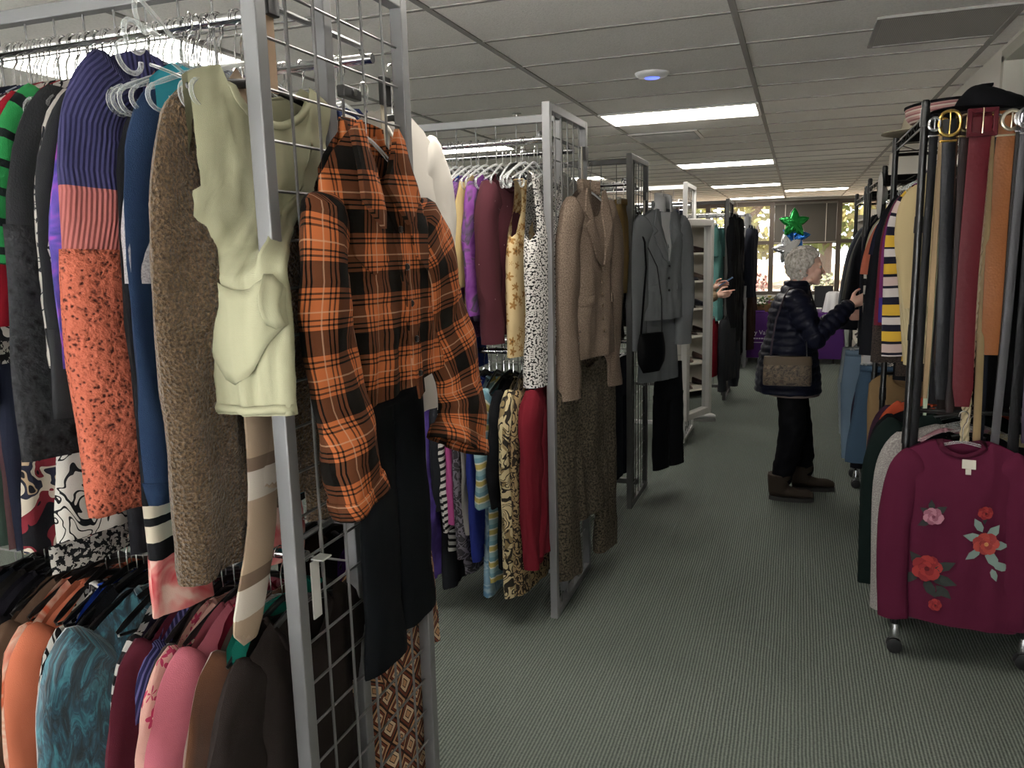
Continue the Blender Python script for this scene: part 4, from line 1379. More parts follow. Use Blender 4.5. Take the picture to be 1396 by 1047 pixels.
top('coat', 'dark navy coat draped over the end of the last rack', 'coat', -.58, solid('1b1e28'), .95, .7, Y=11.15, Z=1.98, rz=R(82), grp=None, D=.05, hk='black', hg=('black hanger of the dark navy coat', None))
top('coat', 'brown velvet coat low on the end of the last rack', 'coat', -.58, solid('3a2a24'), .8, .7, Y=11.4, Z=1.1, rz=R(82), grp=None, D=.05, hk='black', hg=('black hanger of the brown velvet coat', None))
for i, (n_, c) in enumerate((('black', '121316'), ('charcoal', '2a2b2f'), ('midnight', '181c28'))):
    top('jacket', n_ + ' jacket on the lower rail of the last rack', 'jacket', -.72 - .07 * i, solid(c), .7, .6, Y=11.06, Z=.95, grp='clothes on the last rack', hk='black', hg=('black hanger on the last rack', 'black hangers on the last rack'), D=.035)

# ------------------------------------------------------------------ black wire racks along the wall
blackm = G('black rack enamel').out('17181a', .32, .3, spec=.6)
RX0, RX1 = .42, .87


def wire_shelf(t, y0, y1, x0, x1, z, paint):
    m = MB()
    for zz in (z, z - .035):
        m.tube([(x0, y0, zz), (x1, y0, zz), (x1, y1, zz), (x0, y1, zz), (x0, y0, zz)], .0042, 6)
    for (a, b) in (((x0, y0), (x1, y0)), ((x0, y1), (x1, y1)), ((x0, y0), (x0, y1)), ((x1, y0), (x1, y1))):
        n = max(3, int(math.hypot(b[0] - a[0], b[1] - a[1]) / .08))
        pts = [(lerp(a[0], b[0], i / n), lerp(a[1], b[1], i / n), z - (.035 if i % 2 else 0)) for i in range(n + 1)]
        m.tube(pts, .002, 4)
    n = int((y1 - y0) / .028)
    for i in range(1, n):
        y = y0 + (y1 - y0) * i / n
        m.tube([(x0, y, z + .003), (x1, y, z + .003)], .0019, 4, False)
    for x in (lerp(x0, x1, .33), lerp(x0, x1, .67)):
        m.tube([(x, y0, z - .002), (x, y1, z - .002)], .003, 5, False)
    return m.obj('wire_shelf_grid', paint, t)


def wire_rack(label, y0, y1, H, rods, low, x0=RX0, x1=RX1, lean=.0):
    t = thing('wire_garment_rack', label, 'clothes rack')
    for (x, y) in ((x0, y0), (x1, y0), (x0, y1), (x1, y1)):
        m = MB(); m.tube([(x, y, .1), (x, y, H)], .0135, 12)
        for k in range(int((H - .15) / .026)):
            pass
        m.lathe([(.0001, H + .012), (.01, H + .012), (.0145, H + .004), (.0145, H - .01), (.0135, H - .012)], (x, y, 0), 12)
        for z in (.18, .5, .9, 1.3, 1.7, H - .05):
            m.lathe([(.0137, z - .03), (.017, z - .03), (.0155, z + .03), (.0137, z + .03)], (x, y, 0), 12)
        p = m.obj('post', blackm, t)
        c = MB()
        c.lathe([(.0001, .135), (.012, .13), (.016, .11), (.02, .09), (.021, .075), (.0001, .07)], (x, y, 0), 14)
        for s_ in (-1, 1):
            c.prism([(x - .018, .085), (x + .018, .085), (x + .02, .055), (x + .008, .03), (x - .008, .03), (x - .018, .055)], y + s_ * .003, y + s_ * .007)
        c.obj('caster', metal('b5b5b5', .25), t, ang=30)
        for s_ in (-1, 1):
            c = MB(); c.lathe([(.0001, -.007), (.02, -.007), (.029, -.005), (.03, 0), (.029, .005), (.02, .007), (.0001, .007)], (x, y + s_ * .016, .031), 18, 'Y')
            c.obj('caster_wheel', plain('141415', .5), t)
    wire_shelf(t, y0, y1, x0, x1, H - .04, blackm)
    wire_shelf(t, y0, y1, x0, x1, low, blackm)
    for z in rods:
        m = MB(); m.tube([((x0 + x1) / 2, y0, z), ((x0 + x1) / 2, y1, z)], .0125, 12)
        m.obj('hang_rail', chrome, t)
        for y in (y0, y1):
            m = MB(); m.tube([(x0, y, z), (x1, y, z)], .008, 8); m.obj('cross_bar', blackm, t)
    return t


RA = wire_rack('black wire garment rack on casters with belts and the burgundy sweater', 3.33, 4.25, 2.13, (2.04, 1.0), .19)
RB = wire_rack('second black wire garment rack along the wall', 4.72, 5.64, 2.02, (1.945, 1.04), .2)
RC = wire_rack('third black wire garment rack along the wall, where the grey-haired woman looks', 5.9, 6.82, 1.99, (1.92, 1.02), .2)
RXC = (RX0 + RX1) / 2


def rt(name, label, cat, Y, mat, L=.65, SL=.55, Z=2.04, grp=None, hk='clear', hg=None, rz=None, X=RXC, **k):
    if Z > 1.7 and SL:      # narrow sloping shoulders, sleeves pushed out towards the aisle
        k.setdefault('out', .09)
        k.update(hw=.125, sd=.10, nw=.06, sw=(.07, k.get('sw', (0, .062))[1]))
        SL = max(.25, SL - .14)
        X = X - .055
        k.setdefault('nz0', -.085)
    elif SL:
        SL = max(.25, SL - .17)
    return top(name, label, cat, X, mat if not isinstance(mat, str) else solid(mat), L, SL, Y=Y, Z=Z, grp=grp, hk=hk, hg=hg, rz=R(RNG.uniform(-4, 4)) if rz is None else rz, **k)


RU1, RL1 = 'clothes on the upper rail of the belt rack', 'clothes on the lower rail of the belt rack'
HR = ('hanger on the upper rail of the belt rack', 'hangers on the upper rail of the belt rack')
HRL = ('hanger on the lower rail of the belt rack', 'hangers on the lower rail of the belt rack')
CR = solid('c0ad84', .95, weave=300)
rt('cardigan', 'cream cardigan with long ribbed sleeve next to the belts', 'cardigan', 3.86, rib('c3b48e', .012), .8, .86, grp=RU1, hg=HR, hw=.155, sw=(.085, .06), sd=.1, D=.03, out=-0.055)
rt('top', 'short golden cream knit top in front of the ribbed cardigan'.replace('top in', 'pullover in'), 'sweater', 3.79, CR, .55, .6, grp=RU1, hg=HR, hw=.15, sw=(.085, .075), sd=.1, D=.026, out=-0.055)
for o in bpy.data.objects:
    if o.name == 'top':
        o.name = 'pullover'
YS = stripes(.30, [(0, 'cfa83a'), (.16, '17182a'), (.27, 'd0c8c4'), (.40, '17182a'), (.44, 'c9b2ac'), (.57, '17182a'), (.61, 'cfa83a'), (.76, '17182a'), (.86, 'd0c8c4'), (.97, '17182a')], 1, .2)
rt('sweater', 'sweater with bold yellow, white, pink and navy stripes', 'sweater', 3.95, YS, .85, .84, grp=RU1, hg=HR, hw=.165, sw=(.095, .085), sd=.1, D=.03, out=0.0)
rt('sweater', 'navy blue knit with a dark plain sleeve above the striped sweater', 'sweater', 4.235, '1b1c2c', .5, .4, grp=RU1, hg=HR, hw=.155, sd=.1, out=0.03)
rt('blouse', 'violet and magenta shaded blouse beside the striped sweater', 'blouse', 4.06, stripes(2.4, [(0, '3a2a78'), (.22, '6b2a63')], 1, .47), .75, .7, grp=RU1, hg=HR, hw=.155, sw=(.085, .065), sd=.1, out=0.03)
rt('blouse', 'wine red blouse between the violet blouse and the denim jacket', 'blouse', 4.12, '6a2233', .8, .72, grp=RU1, hg=HR, hw=.155, sd=.1, out=0.045)
rt('jacket', 'grey washed denim jacket on the upper rail of the belt rack', 'jacket', 4.19, solid('33383e', .8), .6, .5, grp=RU1, hg=HR, hw=.155, sd=.1, out=0.03)
rt('tunic', 'dark brown speckled tunic hanging below the wine red blouse', 'tunic', 4.16, tweed('241f20', '3a3230', '4a403a'), .95, .9, grp=RU1, hg=HR, hw=.15, sd=.1, out=0.05)
rt('jacket', 'black jacket hidden behind the belts on the upper rail', 'jacket', 3.5, '141416', .95, 0, grp=RU1, hk='black', hg=HR, hw=.12, X=.72, arm=.3)
rt('coat', 'dark brown coat behind the belts on the upper rail', 'coat', 3.58, '1e1816', 1.0, 0, grp=RU1, hk='black', hg=HR, hw=.14, X=.70, arm=.3)
rt('coat', 'charcoal coat behind the belts on the upper rail', 'coat', 3.67, '232326', .98, 0, grp=RU1, hk='black', hg=HR, hw=.15, X=.69, arm=.3)
for k in range(5):
    hanger('clear', (RXC, 3.8 + k * .1, 2.04), R(RNG.uniform(-8, 8)), *HR)
# rack B and beyond, upper
RU2 = 'clothes on the upper rail of the second wire rack'
HR2 = ('black hanger on the upper rail of the second wire rack', 'hangers on the upper rail of the second wire rack')
rt('dress', 'long black dress in front of the white and black banded sleeve', 'dress', 4.215, '14151a', .98, .88, Z=2.04, grp=RU1, hk='black', hg=HR, hw=.2, sd=.1, out=0.07, sw=(.085, .09))
rt('blouse', 'salmon pink blouse with a short sleeve in the second wire rack', 'blouse', 4.85, 'b5654f', .6, .42, Z=1.945, grp=RU2, hk='black', hg=HR2, hw=.2, sd=.1, out=0.01, sw=(.085, .08))
rt('blouse', 'camouflage green and brown print blouse under the salmon sleeve', 'blouse', 5.0, blobs([(0, '3a3f2c'), (.45, '6a5a44'), (.55, '22251c'), (.6, '8a7f66')], 18, const=True), .6, .6, Z=1.945, grp=RU2, hk='black', hg=HR2, hw=.2, sd=.1, out=0.01)
rt('sweater', 'white knit sweater with black arm bands near the reaching hand', 'sweater', 5.1, stripes(2.6, [(0, '9d938a'), (.12, '16171b'), (.137, 'b9b4ab'), (.157, '16171b'), (.175, 'c4beb4')], 1, .35), .75, .98, Z=1.945, grp=RU2, hk='black', hg=HR2, hw=.2, sd=.1, out=0.01, sw=(.08, .07))
rt('jacket', 'olive and taupe patterned jacket beside the salmon blouse', 'jacket', 5.18, blobs([(.4, '6d6957'), (.6, '8d8873')], 25), .7, .62, Z=1.945, grp=RU2, hk='black', hg=HR2, hw=.2, sd=.1, out=0.01)
rt('blouse', 'pale yellow and blue blouse in the second wire rack', 'blouse', 5.27, stripes(1.9, [(0, 'b9b48c'), (.3, '6d94a8')], 1, .2), .62, .5, Z=1.945, grp=RU2, hk='black', hg=HR2, hw=.19, sd=.1, out=0.01)
rt('jacket', 'black jacket beside the pale yellow and blue blouse', 'jacket', 5.36, '131418', .75, .6, Z=1.945, grp=RU2, hk='black', hg=HR2, hw=.2, sd=.1, out=0.01)
rt('coat', 'long navy coat near the grey skirt on the wire racks', 'coat', 5.5, '151823', .95, .85, Z=1.945, grp=RU2, hk='black', hg=HR2, hw=.2, sd=.1, out=0.01)
RU3 = 'clothes on the upper rail of the third wire rack'
HR3 = ('black hanger on the upper rail of the third wire rack', 'hangers on the upper rail of the third wire rack')
for i, (n_, c, ln, sl) in enumerate((('black', '15161b', .9, .8), ('grey flannel', '5b5a55', .85, .62), ('dark navy', '161924', .95, .85), ('charcoal', '2b2d31', .8, .7), ('slate', '4c5257', .8, .7))):
    rt('jacket', n_ + ' jacket on the third wire rack beyond the reaching hand', 'jacket', 6.0 + .17 * i, c, ln, sl, Z=1.92, grp=RU3, hk='black', hg=HR3, hw=.2, sd=.1, out=.09, D=.035)
# white strap loop on the rack post
t = thing('sun_hat', 'white hat brim hooked on the post of the second wire rack', 'hat', (.40, 4.70, 1.88))
m = MB(); m.lathe([(.05, -.012), (.095, -.008), (.12, .0), (.118, .003), (.09, -.004), (.05, -.008)], n=28, axis='X'); m.obj('brim', solid('c9c6c0'), t)
m = MB(); m.lathe([(.05, -.01), (.047, .02), (.03, .035), (.001, .04)], n=28, axis='X'); m.obj('crown', solid('c9c6c0'), t)
# lower rails
RLB = 'clothes on the lower rail of the second wire rack'
HRB = ('black hanger on the lower rail of the second wire rack', 'black hangers on the lower rail of the second wire rack')
BUR = solid('571b34', .9, weave=600)
g = Garment('sweater', 'burgundy sweater with embroidered roses hung at the front of the belt rack', 'sweater', (.60, 3.265, 1.0), R(1), None, BUR, hw=.195, L=.72, D=.035, nw=.085, nf=.06, nb=.012, sd=.045, nz0=-.095, amp=.009, seed=12, cols=30, rows=34, hemcurve=.0, hem=-.012, prof=[(0, .195), (.12, .2), (.3, .185), (1, .20)], cx=[(0, 0), (1, .025)])
g.sleeves(.81, .068, .055, .0, .0, D=.032, rows=26, n=18, path=[(.13, 0, -.165), (.185, 0, -.235), (.212, -.004, -.42), (.21, -.006, -.64), (.20, -.008, -.81)])
g.band(solid('4d172d'), .02)
LEAF, LEAF2 = solid('39403c', .7), solid('7f948c', .7)


def rose(cx, cz, r, cols, parent, seed):
    rr = random.Random(seed)
    for k in range(7):
        a = k * 2 * PI / 7 + rr.uniform(-.2, .2)
        g.patch(poly_circle(cx + math.cos(a) * r * .55, cz + math.sin(a) * r * .5, r * .46, 9), solid(cols[k % 2], .6), 'petal', .005 + .0007 * k, .003, parent=parent)
    for k in range(5):
        a = k * 2 * PI / 5 + .4
        g.patch(poly_circle(cx + math.cos(a) * r * .24, cz + math.sin(a) * r * .24, r * .3, 8), solid(cols[(k + 1) % 2], .6), 'petal', .010 + .0007 * k, .003, parent=parent)
    g.patch(poly_circle(cx, cz, r * .17, 8), solid(cols[2], .6), 'petal', .0145, .003, parent=parent)


def leaf(cx, cz, a, l, mat, parent):
    c, s_ = math.cos(a), math.sin(a)
    p = [(cx + c * u * l - s_ * v * l, cz + s_ * u * l + c * v * l) for u, v in ((0, 0), (.25, .2), (.6, .22), (1, 0), (.6, -.22), (.25, -.2))]
    g.patch(p, mat, 'leaf', .004, .002, parent=parent)


def motif(label, items):
    e = bpy.data.objects.new('embroidered_rose', None); C.objects.link(e); e.parent = g.t; e['label'] = label
    for it in items:
        if it[0] == 'r':
            rose(*it[1:5], e, it[5])
        else:
            leaf(*it[1:], e)


PK, RD_, RO = ('b98392', '9c6374', '7c4256'), ('a03a38', '8a2c30', '5e1c24'), ('a8473f', '933a3a', 'c08a58')
motif('pink embroidered rose', [('l', -.088, -.38, R(150), .05, LEAF), ('l', -.088, -.38, R(40), .06, LEAF), ('l', -.088, -.4, R(210), .055, LEAF), ('l', -.09, -.37, R(95), .05, LEAF), ('r', -.085, -.385, .036, PK, 1)])
motif('large red embroidered rose', [('l', -.10, -.60, R(130), .085, LEAF), ('l', -.08, -.63, R(-10), .09, LEAF), ('l', -.10, -.64, R(-60), .08, LEAF), ('l', -.07, -.60, R(30), .08, LEAF), ('l', -.12, -.62, R(215), .08, LEAF), ('l', -.06, -.66, R(-40), .07, LEAF), ('r', -.095, -.595, .055, RD_, 2)])
motif('small red embroidered bud', [('l', -.06, -.705, R(50), .05, LEAF), ('r', -.06, -.735, .024, RD_, 3)])
motif('small coral embroidered rose', [('r', .085, -.355, .027, RD_, 4), ('l', .085, -.37, R(-90), .03, LEAF)])
motif('coral embroidered rose with pale leaves', [('l', .09, -.46, R(170), .075, LEAF2), ('l', .1, -.46, R(60), .07, LEAF2), ('l', .1, -.48, R(0), .075, LEAF2), ('l', .1, -.5, R(-60), .08, LEAF2), ('l', .08, -.5, R(220), .065, LEAF2), ('l', .12, -.55, R(-20), .07, LEAF2), ('l', .12, -.57, R(-70), .05, LEAF2), ('l', .08, -.43, R(120), .06, LEAF2), ('r', .095, -.475, .046, RO, 5)])
g.patch([(.0, -.16), (.045, -.162), (.045, -.195), (.0, -.193)], plain('c9c4b6', .7), 'size_tag', .006, .003)
g.patch([(.012, -.195), (.03, -.195), (.03, -.215), (.012, -.215)], plain('c9c4b6', .7), 'size_tag', .006, .003)
g.wear('clear', 'clear hanger of the burgundy rose sweater', None)
rt('sweater', 'black knit directly behind the burgundy rose sweater', 'sweater', 3.40, '131318', .7, .75, Z=1.0, grp=RL1, hk='black', hg=HRL, out=.03, sw=(.08, .06))
rt('sweater', 'light heather grey fuzzy sweater behind the burgundy rose sweater', 'sweater', 3.55, tweed('a39f9b', 'b5b1ac', '918d8a', 260, .6), .78, .9, Z=1.0, grp=RL1, hk='clear', hg=HRL, out=.015, hw=.22, sw=(.085, .06), D=.04, amp=.012)
rt('blouse', 'pale pink blouse on the lower rail of the belt rack', 'blouse', 3.48, 'b98a94', .6, .5, Z=1.0, grp=RL1, hg=HRL, hw=.17)
rt('sweater', 'cream knit with sleeve showing at the wall side of the burgundy sweater', 'sweater', 3.44, 'b3a684', .74, .82, Z=1.0, grp=RL1, hg=HRL, X=.80, hw=.12, out=.0)
rt('dress', 'dark bottle green velvet dress behind the heather grey sweater', 'dress', 3.68, solid('131f1d'), .85, .86, Z=1.02, grp=RL1, hk='black', hg=HRL, hw=.23, sw=(.1, .09), D=.045, out=.02)
rt('cardigan', 'black cardigan with an orange red collar lining', 'cardigan', 3.8, '121317', .8, .75, Z=1.03, grp=RL1, hk='black', hg=HRL, hw=.24, out=.02, neck=solid('b04a2c'))
rt('jacket', 'orange red jacket hung behind the black cardigan', 'jacket', 3.88, 'a8482e', .5, .4, Z=1.05, grp=RL1, hk='black', hg=HRL, hw=.2, sd=.03)
rt('tunic', 'plum tunic with tan hem at the end of the lower rail of the belt rack', 'tunic', 4.05, '3a2233', .8, .72, Z=1.02, grp=RL1, hk='black', hg=HRL, hw=.22)
for k in range(5):
    hanger('clear', (RXC, 3.45 + .12 * k, 1.0), R(RNG.uniform(-8, 8)), *HRL)
DN = solid('3d5266', .85, weave=400, bs=.4)
g = skirt('skirt', 'mid blue denim button skirt hanging low on the second wire rack', (.50, 4.78, 1.06), R(4), RLB, DN, .15, .21, .55, D=.05, flute=.008, band=DN)
g.button(-.02, -.14, .013, metal('9a9a9a', .3))
hanger('clip', (.50, 4.78, 1.06), R(4), 'clip hanger of the mid blue denim skirt', None)
rt('dress', 'tan khaki dress peeking below the denim skirt', 'dress', 4.66, '8d7453', .98, 0, Z=1.04, grp=RLB, hk='black', hg=HRB, hw=.17, X=.56)
rt('jacket', 'black nylon jacket between the denim skirt and the faded jeans', 'jacket', 4.95, '14151c', .8, .7, Z=1.04, grp=RLB, hk='black', hg=HRB, hw=.22, out=.03)
rt('jacket', 'purple lined black vest beside the denim skirt', 'vest', 5.05, '2a2334', .7, .6, Z=1.04, grp=RLB, hk='black', hg=HRB, hw=.22, out=.03)
JN = solid('6d8296', .85, weave=400, bs=.5)
trousers('jeans', 'faded light blue jeans hung on the second wire rack lower rail', (.47, 5.3, 1.08), R(6), RLB, JN, waist=.17, L=.72, leg=.09, hemw=.085, D=.04, seed=3, band=JN)
hanger('clip', (.47, 5.3, 1.08), R(6), 'clip hanger of the faded light blue jeans', None)
trousers('jeans', 'pale bleached jeans behind the faded light blue jeans', (.46, 5.45, 1.08), R(4), RLB, solid('9aa4a8'), waist=.17, L=.6, leg=.09, hemw=.085, D=.04, seed=5)
rt('blouse', 'white blouse with small black scroll print on the second wire rack', 'blouse', 4.80, scroll('b3aca2', '2c2a30', 40, 5, .2), .36, .35, Z=1.34, grp=RLB, hk='black', hg=HRB, hw=.12, X=.62)
rt('blouse', 'white lace trimmed blouse near the denim skirt', 'blouse', 5.0, 'b9b9ba', .36, .35, Z=1.32, grp=RLB, hk='black', hg=HRB, hw=.13, X=.6)
rt('sweater', 'beige grey sweater dangling between the two wire racks rails', 'sweater', 5.2, '8d8278', .5, .55, Z=1.42, grp=RLB, hk='black', hg=HRB, hw=.14, X=.6)
for i, (n_, c) in enumerate((('black', '14151a'), ('dark denim', '2a3342'), ('olive', '3c3f30'), ('grey', '55565a'))):
    rt('jacket', n_ + ' jacket on the lower rail of the third wire rack', 'jacket', 6.0 + .2 * i, c, .75, .65, Z=1.02, grp='clothes on the lower rail of the third wire rack', hk='black', hg=('black hanger on the lower rail of the third wire rack', 'black hangers on the lower rail of the third wire rack'), D=.04)

# ------------------------------------------------------------------ belts over the front rail of the belt rack
def belt(label, x, w, zb, mat, buckle, lean=0.0, ext=.0, y=3.30, zt=2.065, bend=0.0, tip=True):
    t = thing('belt', label, 'belt', (x, y, zt))
    L = zt - zb
    # strap hangs from a hook at the buckle; the slim side shows its thickness
    m = MB()
    n = 14
    rows = []
    for j in range(n + 1):
        f = j / n
        z = -f * L
        cx = lean * f + bend * math.sin(PI * f)
        yy = -.006 * math.sin(f * 9 + x * 30)
        ww = w * (1 if not tip or f < .94 else .7)
        rows.append([(cx - ww, yy - .003, z), (cx - ww * .8, yy - .005, z), (cx + ww * .8, yy - .005, z), (cx + ww, yy - .003, z), (cx + ww, yy + .002, z), (cx - ww, yy + .002, z)])
    b = m.grid(rows, wrap=True)
    m.f += [tuple(range(b, b + 6)), tuple(reversed(range(b + n * 6, b + n * 6 + 6)))]
    # back run folded over the rail
    m.tube([(0, .0, 0.0), (0, .012, .022), (0, .028, .012), (0, .034, -.06)], [w * .9] * 4, 8, True, sx=.12, ref=(0, 1, 0.2))
    m.obj('strap', mat, t)
    kind, bm, s = buckle
    k = MB()
    if kind == 'square':
        for poly in ([(-s, s), (-s * .68, s * .68), (s * .68, s * .68), (s, s)], [(-s, -s), (s, -s), (s * .68, -s * .68), (-s * .68, -s * .68)], [(-s, s), (-s, -s), (-s * .68, -s * .68), (-s * .68, s * .68)], [(s, s), (s * .68, s * .68), (s * .68, -s * .68), (s, -s)]):
            k.prism([(px, pz - .02) for px, pz in poly], -.02, -.008)
        k.obj('buckle_frame', bm, t, smooth=False, bev=.002)
        k = MB(); k.tube([(-s * .0, -.024, -.02 + s), (0, -.026, -.02), (0, -.022, -.02 - s * .8)], .003, 8); k.obj('prong', metal('b9a68a'), t)
    else:
        pts = [(s * math.cos(a) * (1 if kind == 'round' else .85), -.012, -.015 + s * 1.05 * math.copysign(abs(math.sin(a)) ** (.7 if kind == 'oval' else 1), math.sin(a))) for a in [2 * PI * i / 20 for i in range(21)]]
        k.tube(pts, .0068, 8, False); k.obj('buckle_frame', bm, t)
        k = MB(); k.tube([(0, -.014, s * .95 - .015), (0, -.02, 0), (0, -.014, -.015 - s * .9)], .003, 8); k.obj('prong', bm, t)
        k = MB(); k.tube([(-w * 1.15, -.008, -s - .035), (w * 1.15, -.008, -s - .035), (w * 1.15, .004, -s - .035), (-w * 1.15, .004, -s - .035), (-w * 1.15, -.008, -s - .035)], .004, 6); k.obj('belt_loop', bm, t)
    return t


GOLD, SIL = metal('c8a860', .22), metal('b8b8bc', .2)
belt('long thin black belt at the outer post of the belt rack', .447, .014, .75, leather('101013', .45), ('oval', SIL, .02), lean=-.005)
belt('slim beige belt beside the gold-buckled black belt', .475, .010, 1.05, leather('a08868', .5), ('oval', GOLD, .018), lean=.0, y=3.315)
belt('black crocodile belt with a large gold buckle', .495, .022, 1.05, leather('15161a', .28, 60, .8), ('oval', GOLD, .04), lean=.03)
belt('brown belt tucked behind the gold-buckled black belt', .515, .016, 1.15, leather('5a3c2e', .5), ('oval', GOLD, .024), lean=.0, y=3.325)
belt('dark brown belt beside the wide burgundy belt', .55, .018, 1.0, leather('241716', .4), ('oval', metal('a89878', .25), .025), lean=.01, y=3.315)
belt('wide burgundy leather belt with a square covered buckle', .595, .034, 1.03, leather('561820', .45, 45, .9), ('square', leather('4e1820', .3), .048), lean=.0, bend=-.01, y=3.29)
belt('narrow tan belt with punched holes hanging lowest beside the burgundy belt', .628, .013, .80, leather('8f7a58', .5), ('oval', GOLD, .018), lean=.03, y=3.32)
belt('navy suede belt between the tan and the orange belts', .65, .014, .86, leather('11151f', .6), ('oval', SIL, .02), lean=.02, y=3.335)
belt('wide tan orange perforated belt', .69, .038, 1.22, leather('8a5530', .4, 130, .8), ('round', metal('b8b2a0', .3), .03), lean=.0, bend=-.012, y=3.32)
belt('black braided belt beside the wide tan orange belt', .715, .012, .95, leather('16130f', .4, 60, 1.0), ('oval', SIL, .02), lean=.0)
belt('grey steel coloured belt with a rectangular silver buckle', .73, .014, .75, leather('4d4d50', .35), ('oval', SIL, .03), lean=-.02, y=3.29)
belt('black studded belt at the wall side of the belt rack', .765, .018, .72, leather('0d0d10', .4, 70, 1.0), ('oval', SIL, .026), lean=.01)
belt('purple black patent belt near the wall', .80, .018, .9, leather('2a2130', .25), ('oval', SIL, .028), lean=.01)
belt('maroon suede belt next to the wall', .825, .016, .8, leather('6a2434', .6), ('round', SIL, .028), lean=0)
belt('pale mint belt end hanging beside the black crocodile belt', .485, .009, .98, leather('a9b8a0', .5), ('oval', SIL, .016), lean=-.005, y=3.335)
t = thing('rope_belt', 'cream braided rope belt hanging above the burgundy collar', 'belt', (.615, 3.31, 2.06))
m = MB()
for k in range(3):
    m.tube([(.01 * math.cos(z * 60 + k * 2.1) + .02 * (z < -1.25) * (z + 1.25) * -1.2 * -1, .008 * math.sin(z * 60 + k * 2.1), z) for z in [-.02 * i for i in range(62)]], .008, 6)
m.obj('rope_braid', solid('b9ab8c', .95), t)
t = thing('size_disc', 'white round size disc on the rail behind the burgundy belt', 'size marker', (.655, 3.36, 2.02))
m = MB(); m.lathe([(.02, -.002), (.045, -.002), (.045, .002), (.02, .002), (.02, -.002)], n=28, axis='Y'); m.obj('disc', plain('c9c7c0', .4), t)
# hats on top of the rack
t = thing('cap', 'black cap with a rounded crown lying on top of the belt rack', 'hat', (.67, 3.55, 2.098))
m = MB()
rows = []
for j in range(12):
    f = j / 11
    a = f * PI / 2
    rows.append([((.13 * math.cos(a) ** .7) * math.cos(b) + .01 * nz(b, f * 3, 1), (.12 * math.cos(a) ** .7) * math.sin(b), (.10 - .02 * math.cos(b)) * math.sin(a) + .008 * nz(b * 2, f * 3, 2)) for b in [2 * PI * i / 28 for i in range(28)]])
m.grid(rows, wrap=True); m.obj('crown', solid('0e0e12', .9), t)
m = MB()
rows = []
for (r, z) in ((.12, .004), (.17, .002), (.21, .012), (.205, .016), (.16, .007), (.12, .01)):
    rows.append([(r * math.cos(b) * 1.1, r * math.sin(b) * .85, z + .012 * math.sin(b * 2) * (r > .15)) for b in [2 * PI * i / 28 for i in range(28)]])
m.grid(rows, wrap=True); m.obj('brim', solid('0e0e12', .9), t)
t = thing('sun_visor', 'pink and beige striped hat with black edge on top of the belt rack', 'hat', (.52, 3.72, 2.098))
m = MB(); m.lathe([(.05, .002), (.105, .008), (.122, .03), (.127, .062), (.123, .067), (.118, .035), (.1, .014), (.05, .008)], n=30)
m.v = [(x, y, z + .12 * (x + .15) * .6) for x, y, z in m.v]; m.obj('brim', stripes(.02, [(0, 'b08a84'), (.4, 'c9bcae'), (.7, '8f5f60')], 1), t)
m = MB(); m.lathe([(.123, .064), (.130, .066), (.130, .074), (.123, .076)], n=30); m.v = [(x, y, z + .12 * (x + .15) * .6) for x, y, z in m.v]; m.obj('edging', solid('131316'), t)
t = thing('straw_hat', 'pale straw hat brim under the black cap on the belt rack', 'hat', (.50, 3.98, 2.098))
m = MB(); m.lathe([(.08, .004), (.15, .002), (.17, .006), (.168, .01), (.1, .008), (.09, .03), (.08, .07), (.05, .085), (.001, .088)], n=28); m.obj('hat_shell', solid('b5aa94', .9, weave=200, bs=.6), t)

KC[0] = .8
# ------------------------------------------------------------------ shoe shelves across from the mirror
t = thing('shoe_shelf', 'white shoe shelf across the aisle, seen in the tall mirror', 'shelf', (.74, 8.2, 0))
SW = plain('cfc9bd', .5)
m = MB(); m.box((.2, 0, .95), (.02, 1.5, 1.9)); m.obj('back_panel', SW, t, smooth=False)
for s_ in (-1, 1):
    m = MB(); m.box((0, s_ * .75, .95), (.38, .02, 1.9)); m.obj('side_panel', SW, t, smooth=False)
for k in range(7):
    m = MB(); m.box((0, 0, .1 + .29 * k), (.36, 1.47, .02)); m.obj('shelf_board', SW, t, smooth=False)


def shoe_mesh():
    m = MB()
    rows = []
    for j in range(13):
        u = j / 12
        y = -.13 + .26 * u
        w = .038 * (math.sin(PI * min(.97, u * .85 + .12)) ** .5) * (1.0 if u > .35 else .85)
        h = lerp(.075, .035, min(1, u * 1.4)) * (1 - .55 * max(0, u - .9) / .1)
        rows.append([(w * math.cos(a), y, max(0, h * .5 + h * .5 * math.sin(a))) for a in [2 * PI * i / 14 for i in range(14)]])
    b = m.grid(rows, wrap=True); m.f += [tuple(range(b, b + 14)), tuple(range(b + 168, b + 182))]
    return m


shoe0 = None
RS = random.Random(3)
SCOL = ['141214', '2b1c18', '3a2a2a', '101014', '57403a', '1c1e2a', '6a5a52']
for k in range(6):
    for i in range(6):
        o = shoe_mesh().obj('shoe', plain(SCOL[RS.randrange(7)], .35), None)
        o.location = (.71, 7.58 + i * .245 + RS.uniform(-.02, .02), .112 + .29 * k); o.rotation_euler = (0, 0, R(90 + RS.uniform(-8, 8)))
        tag(o, 'dark shoe standing on the white shelf mirrored across the aisle', 'shoe', 'shoes on the white shelf')

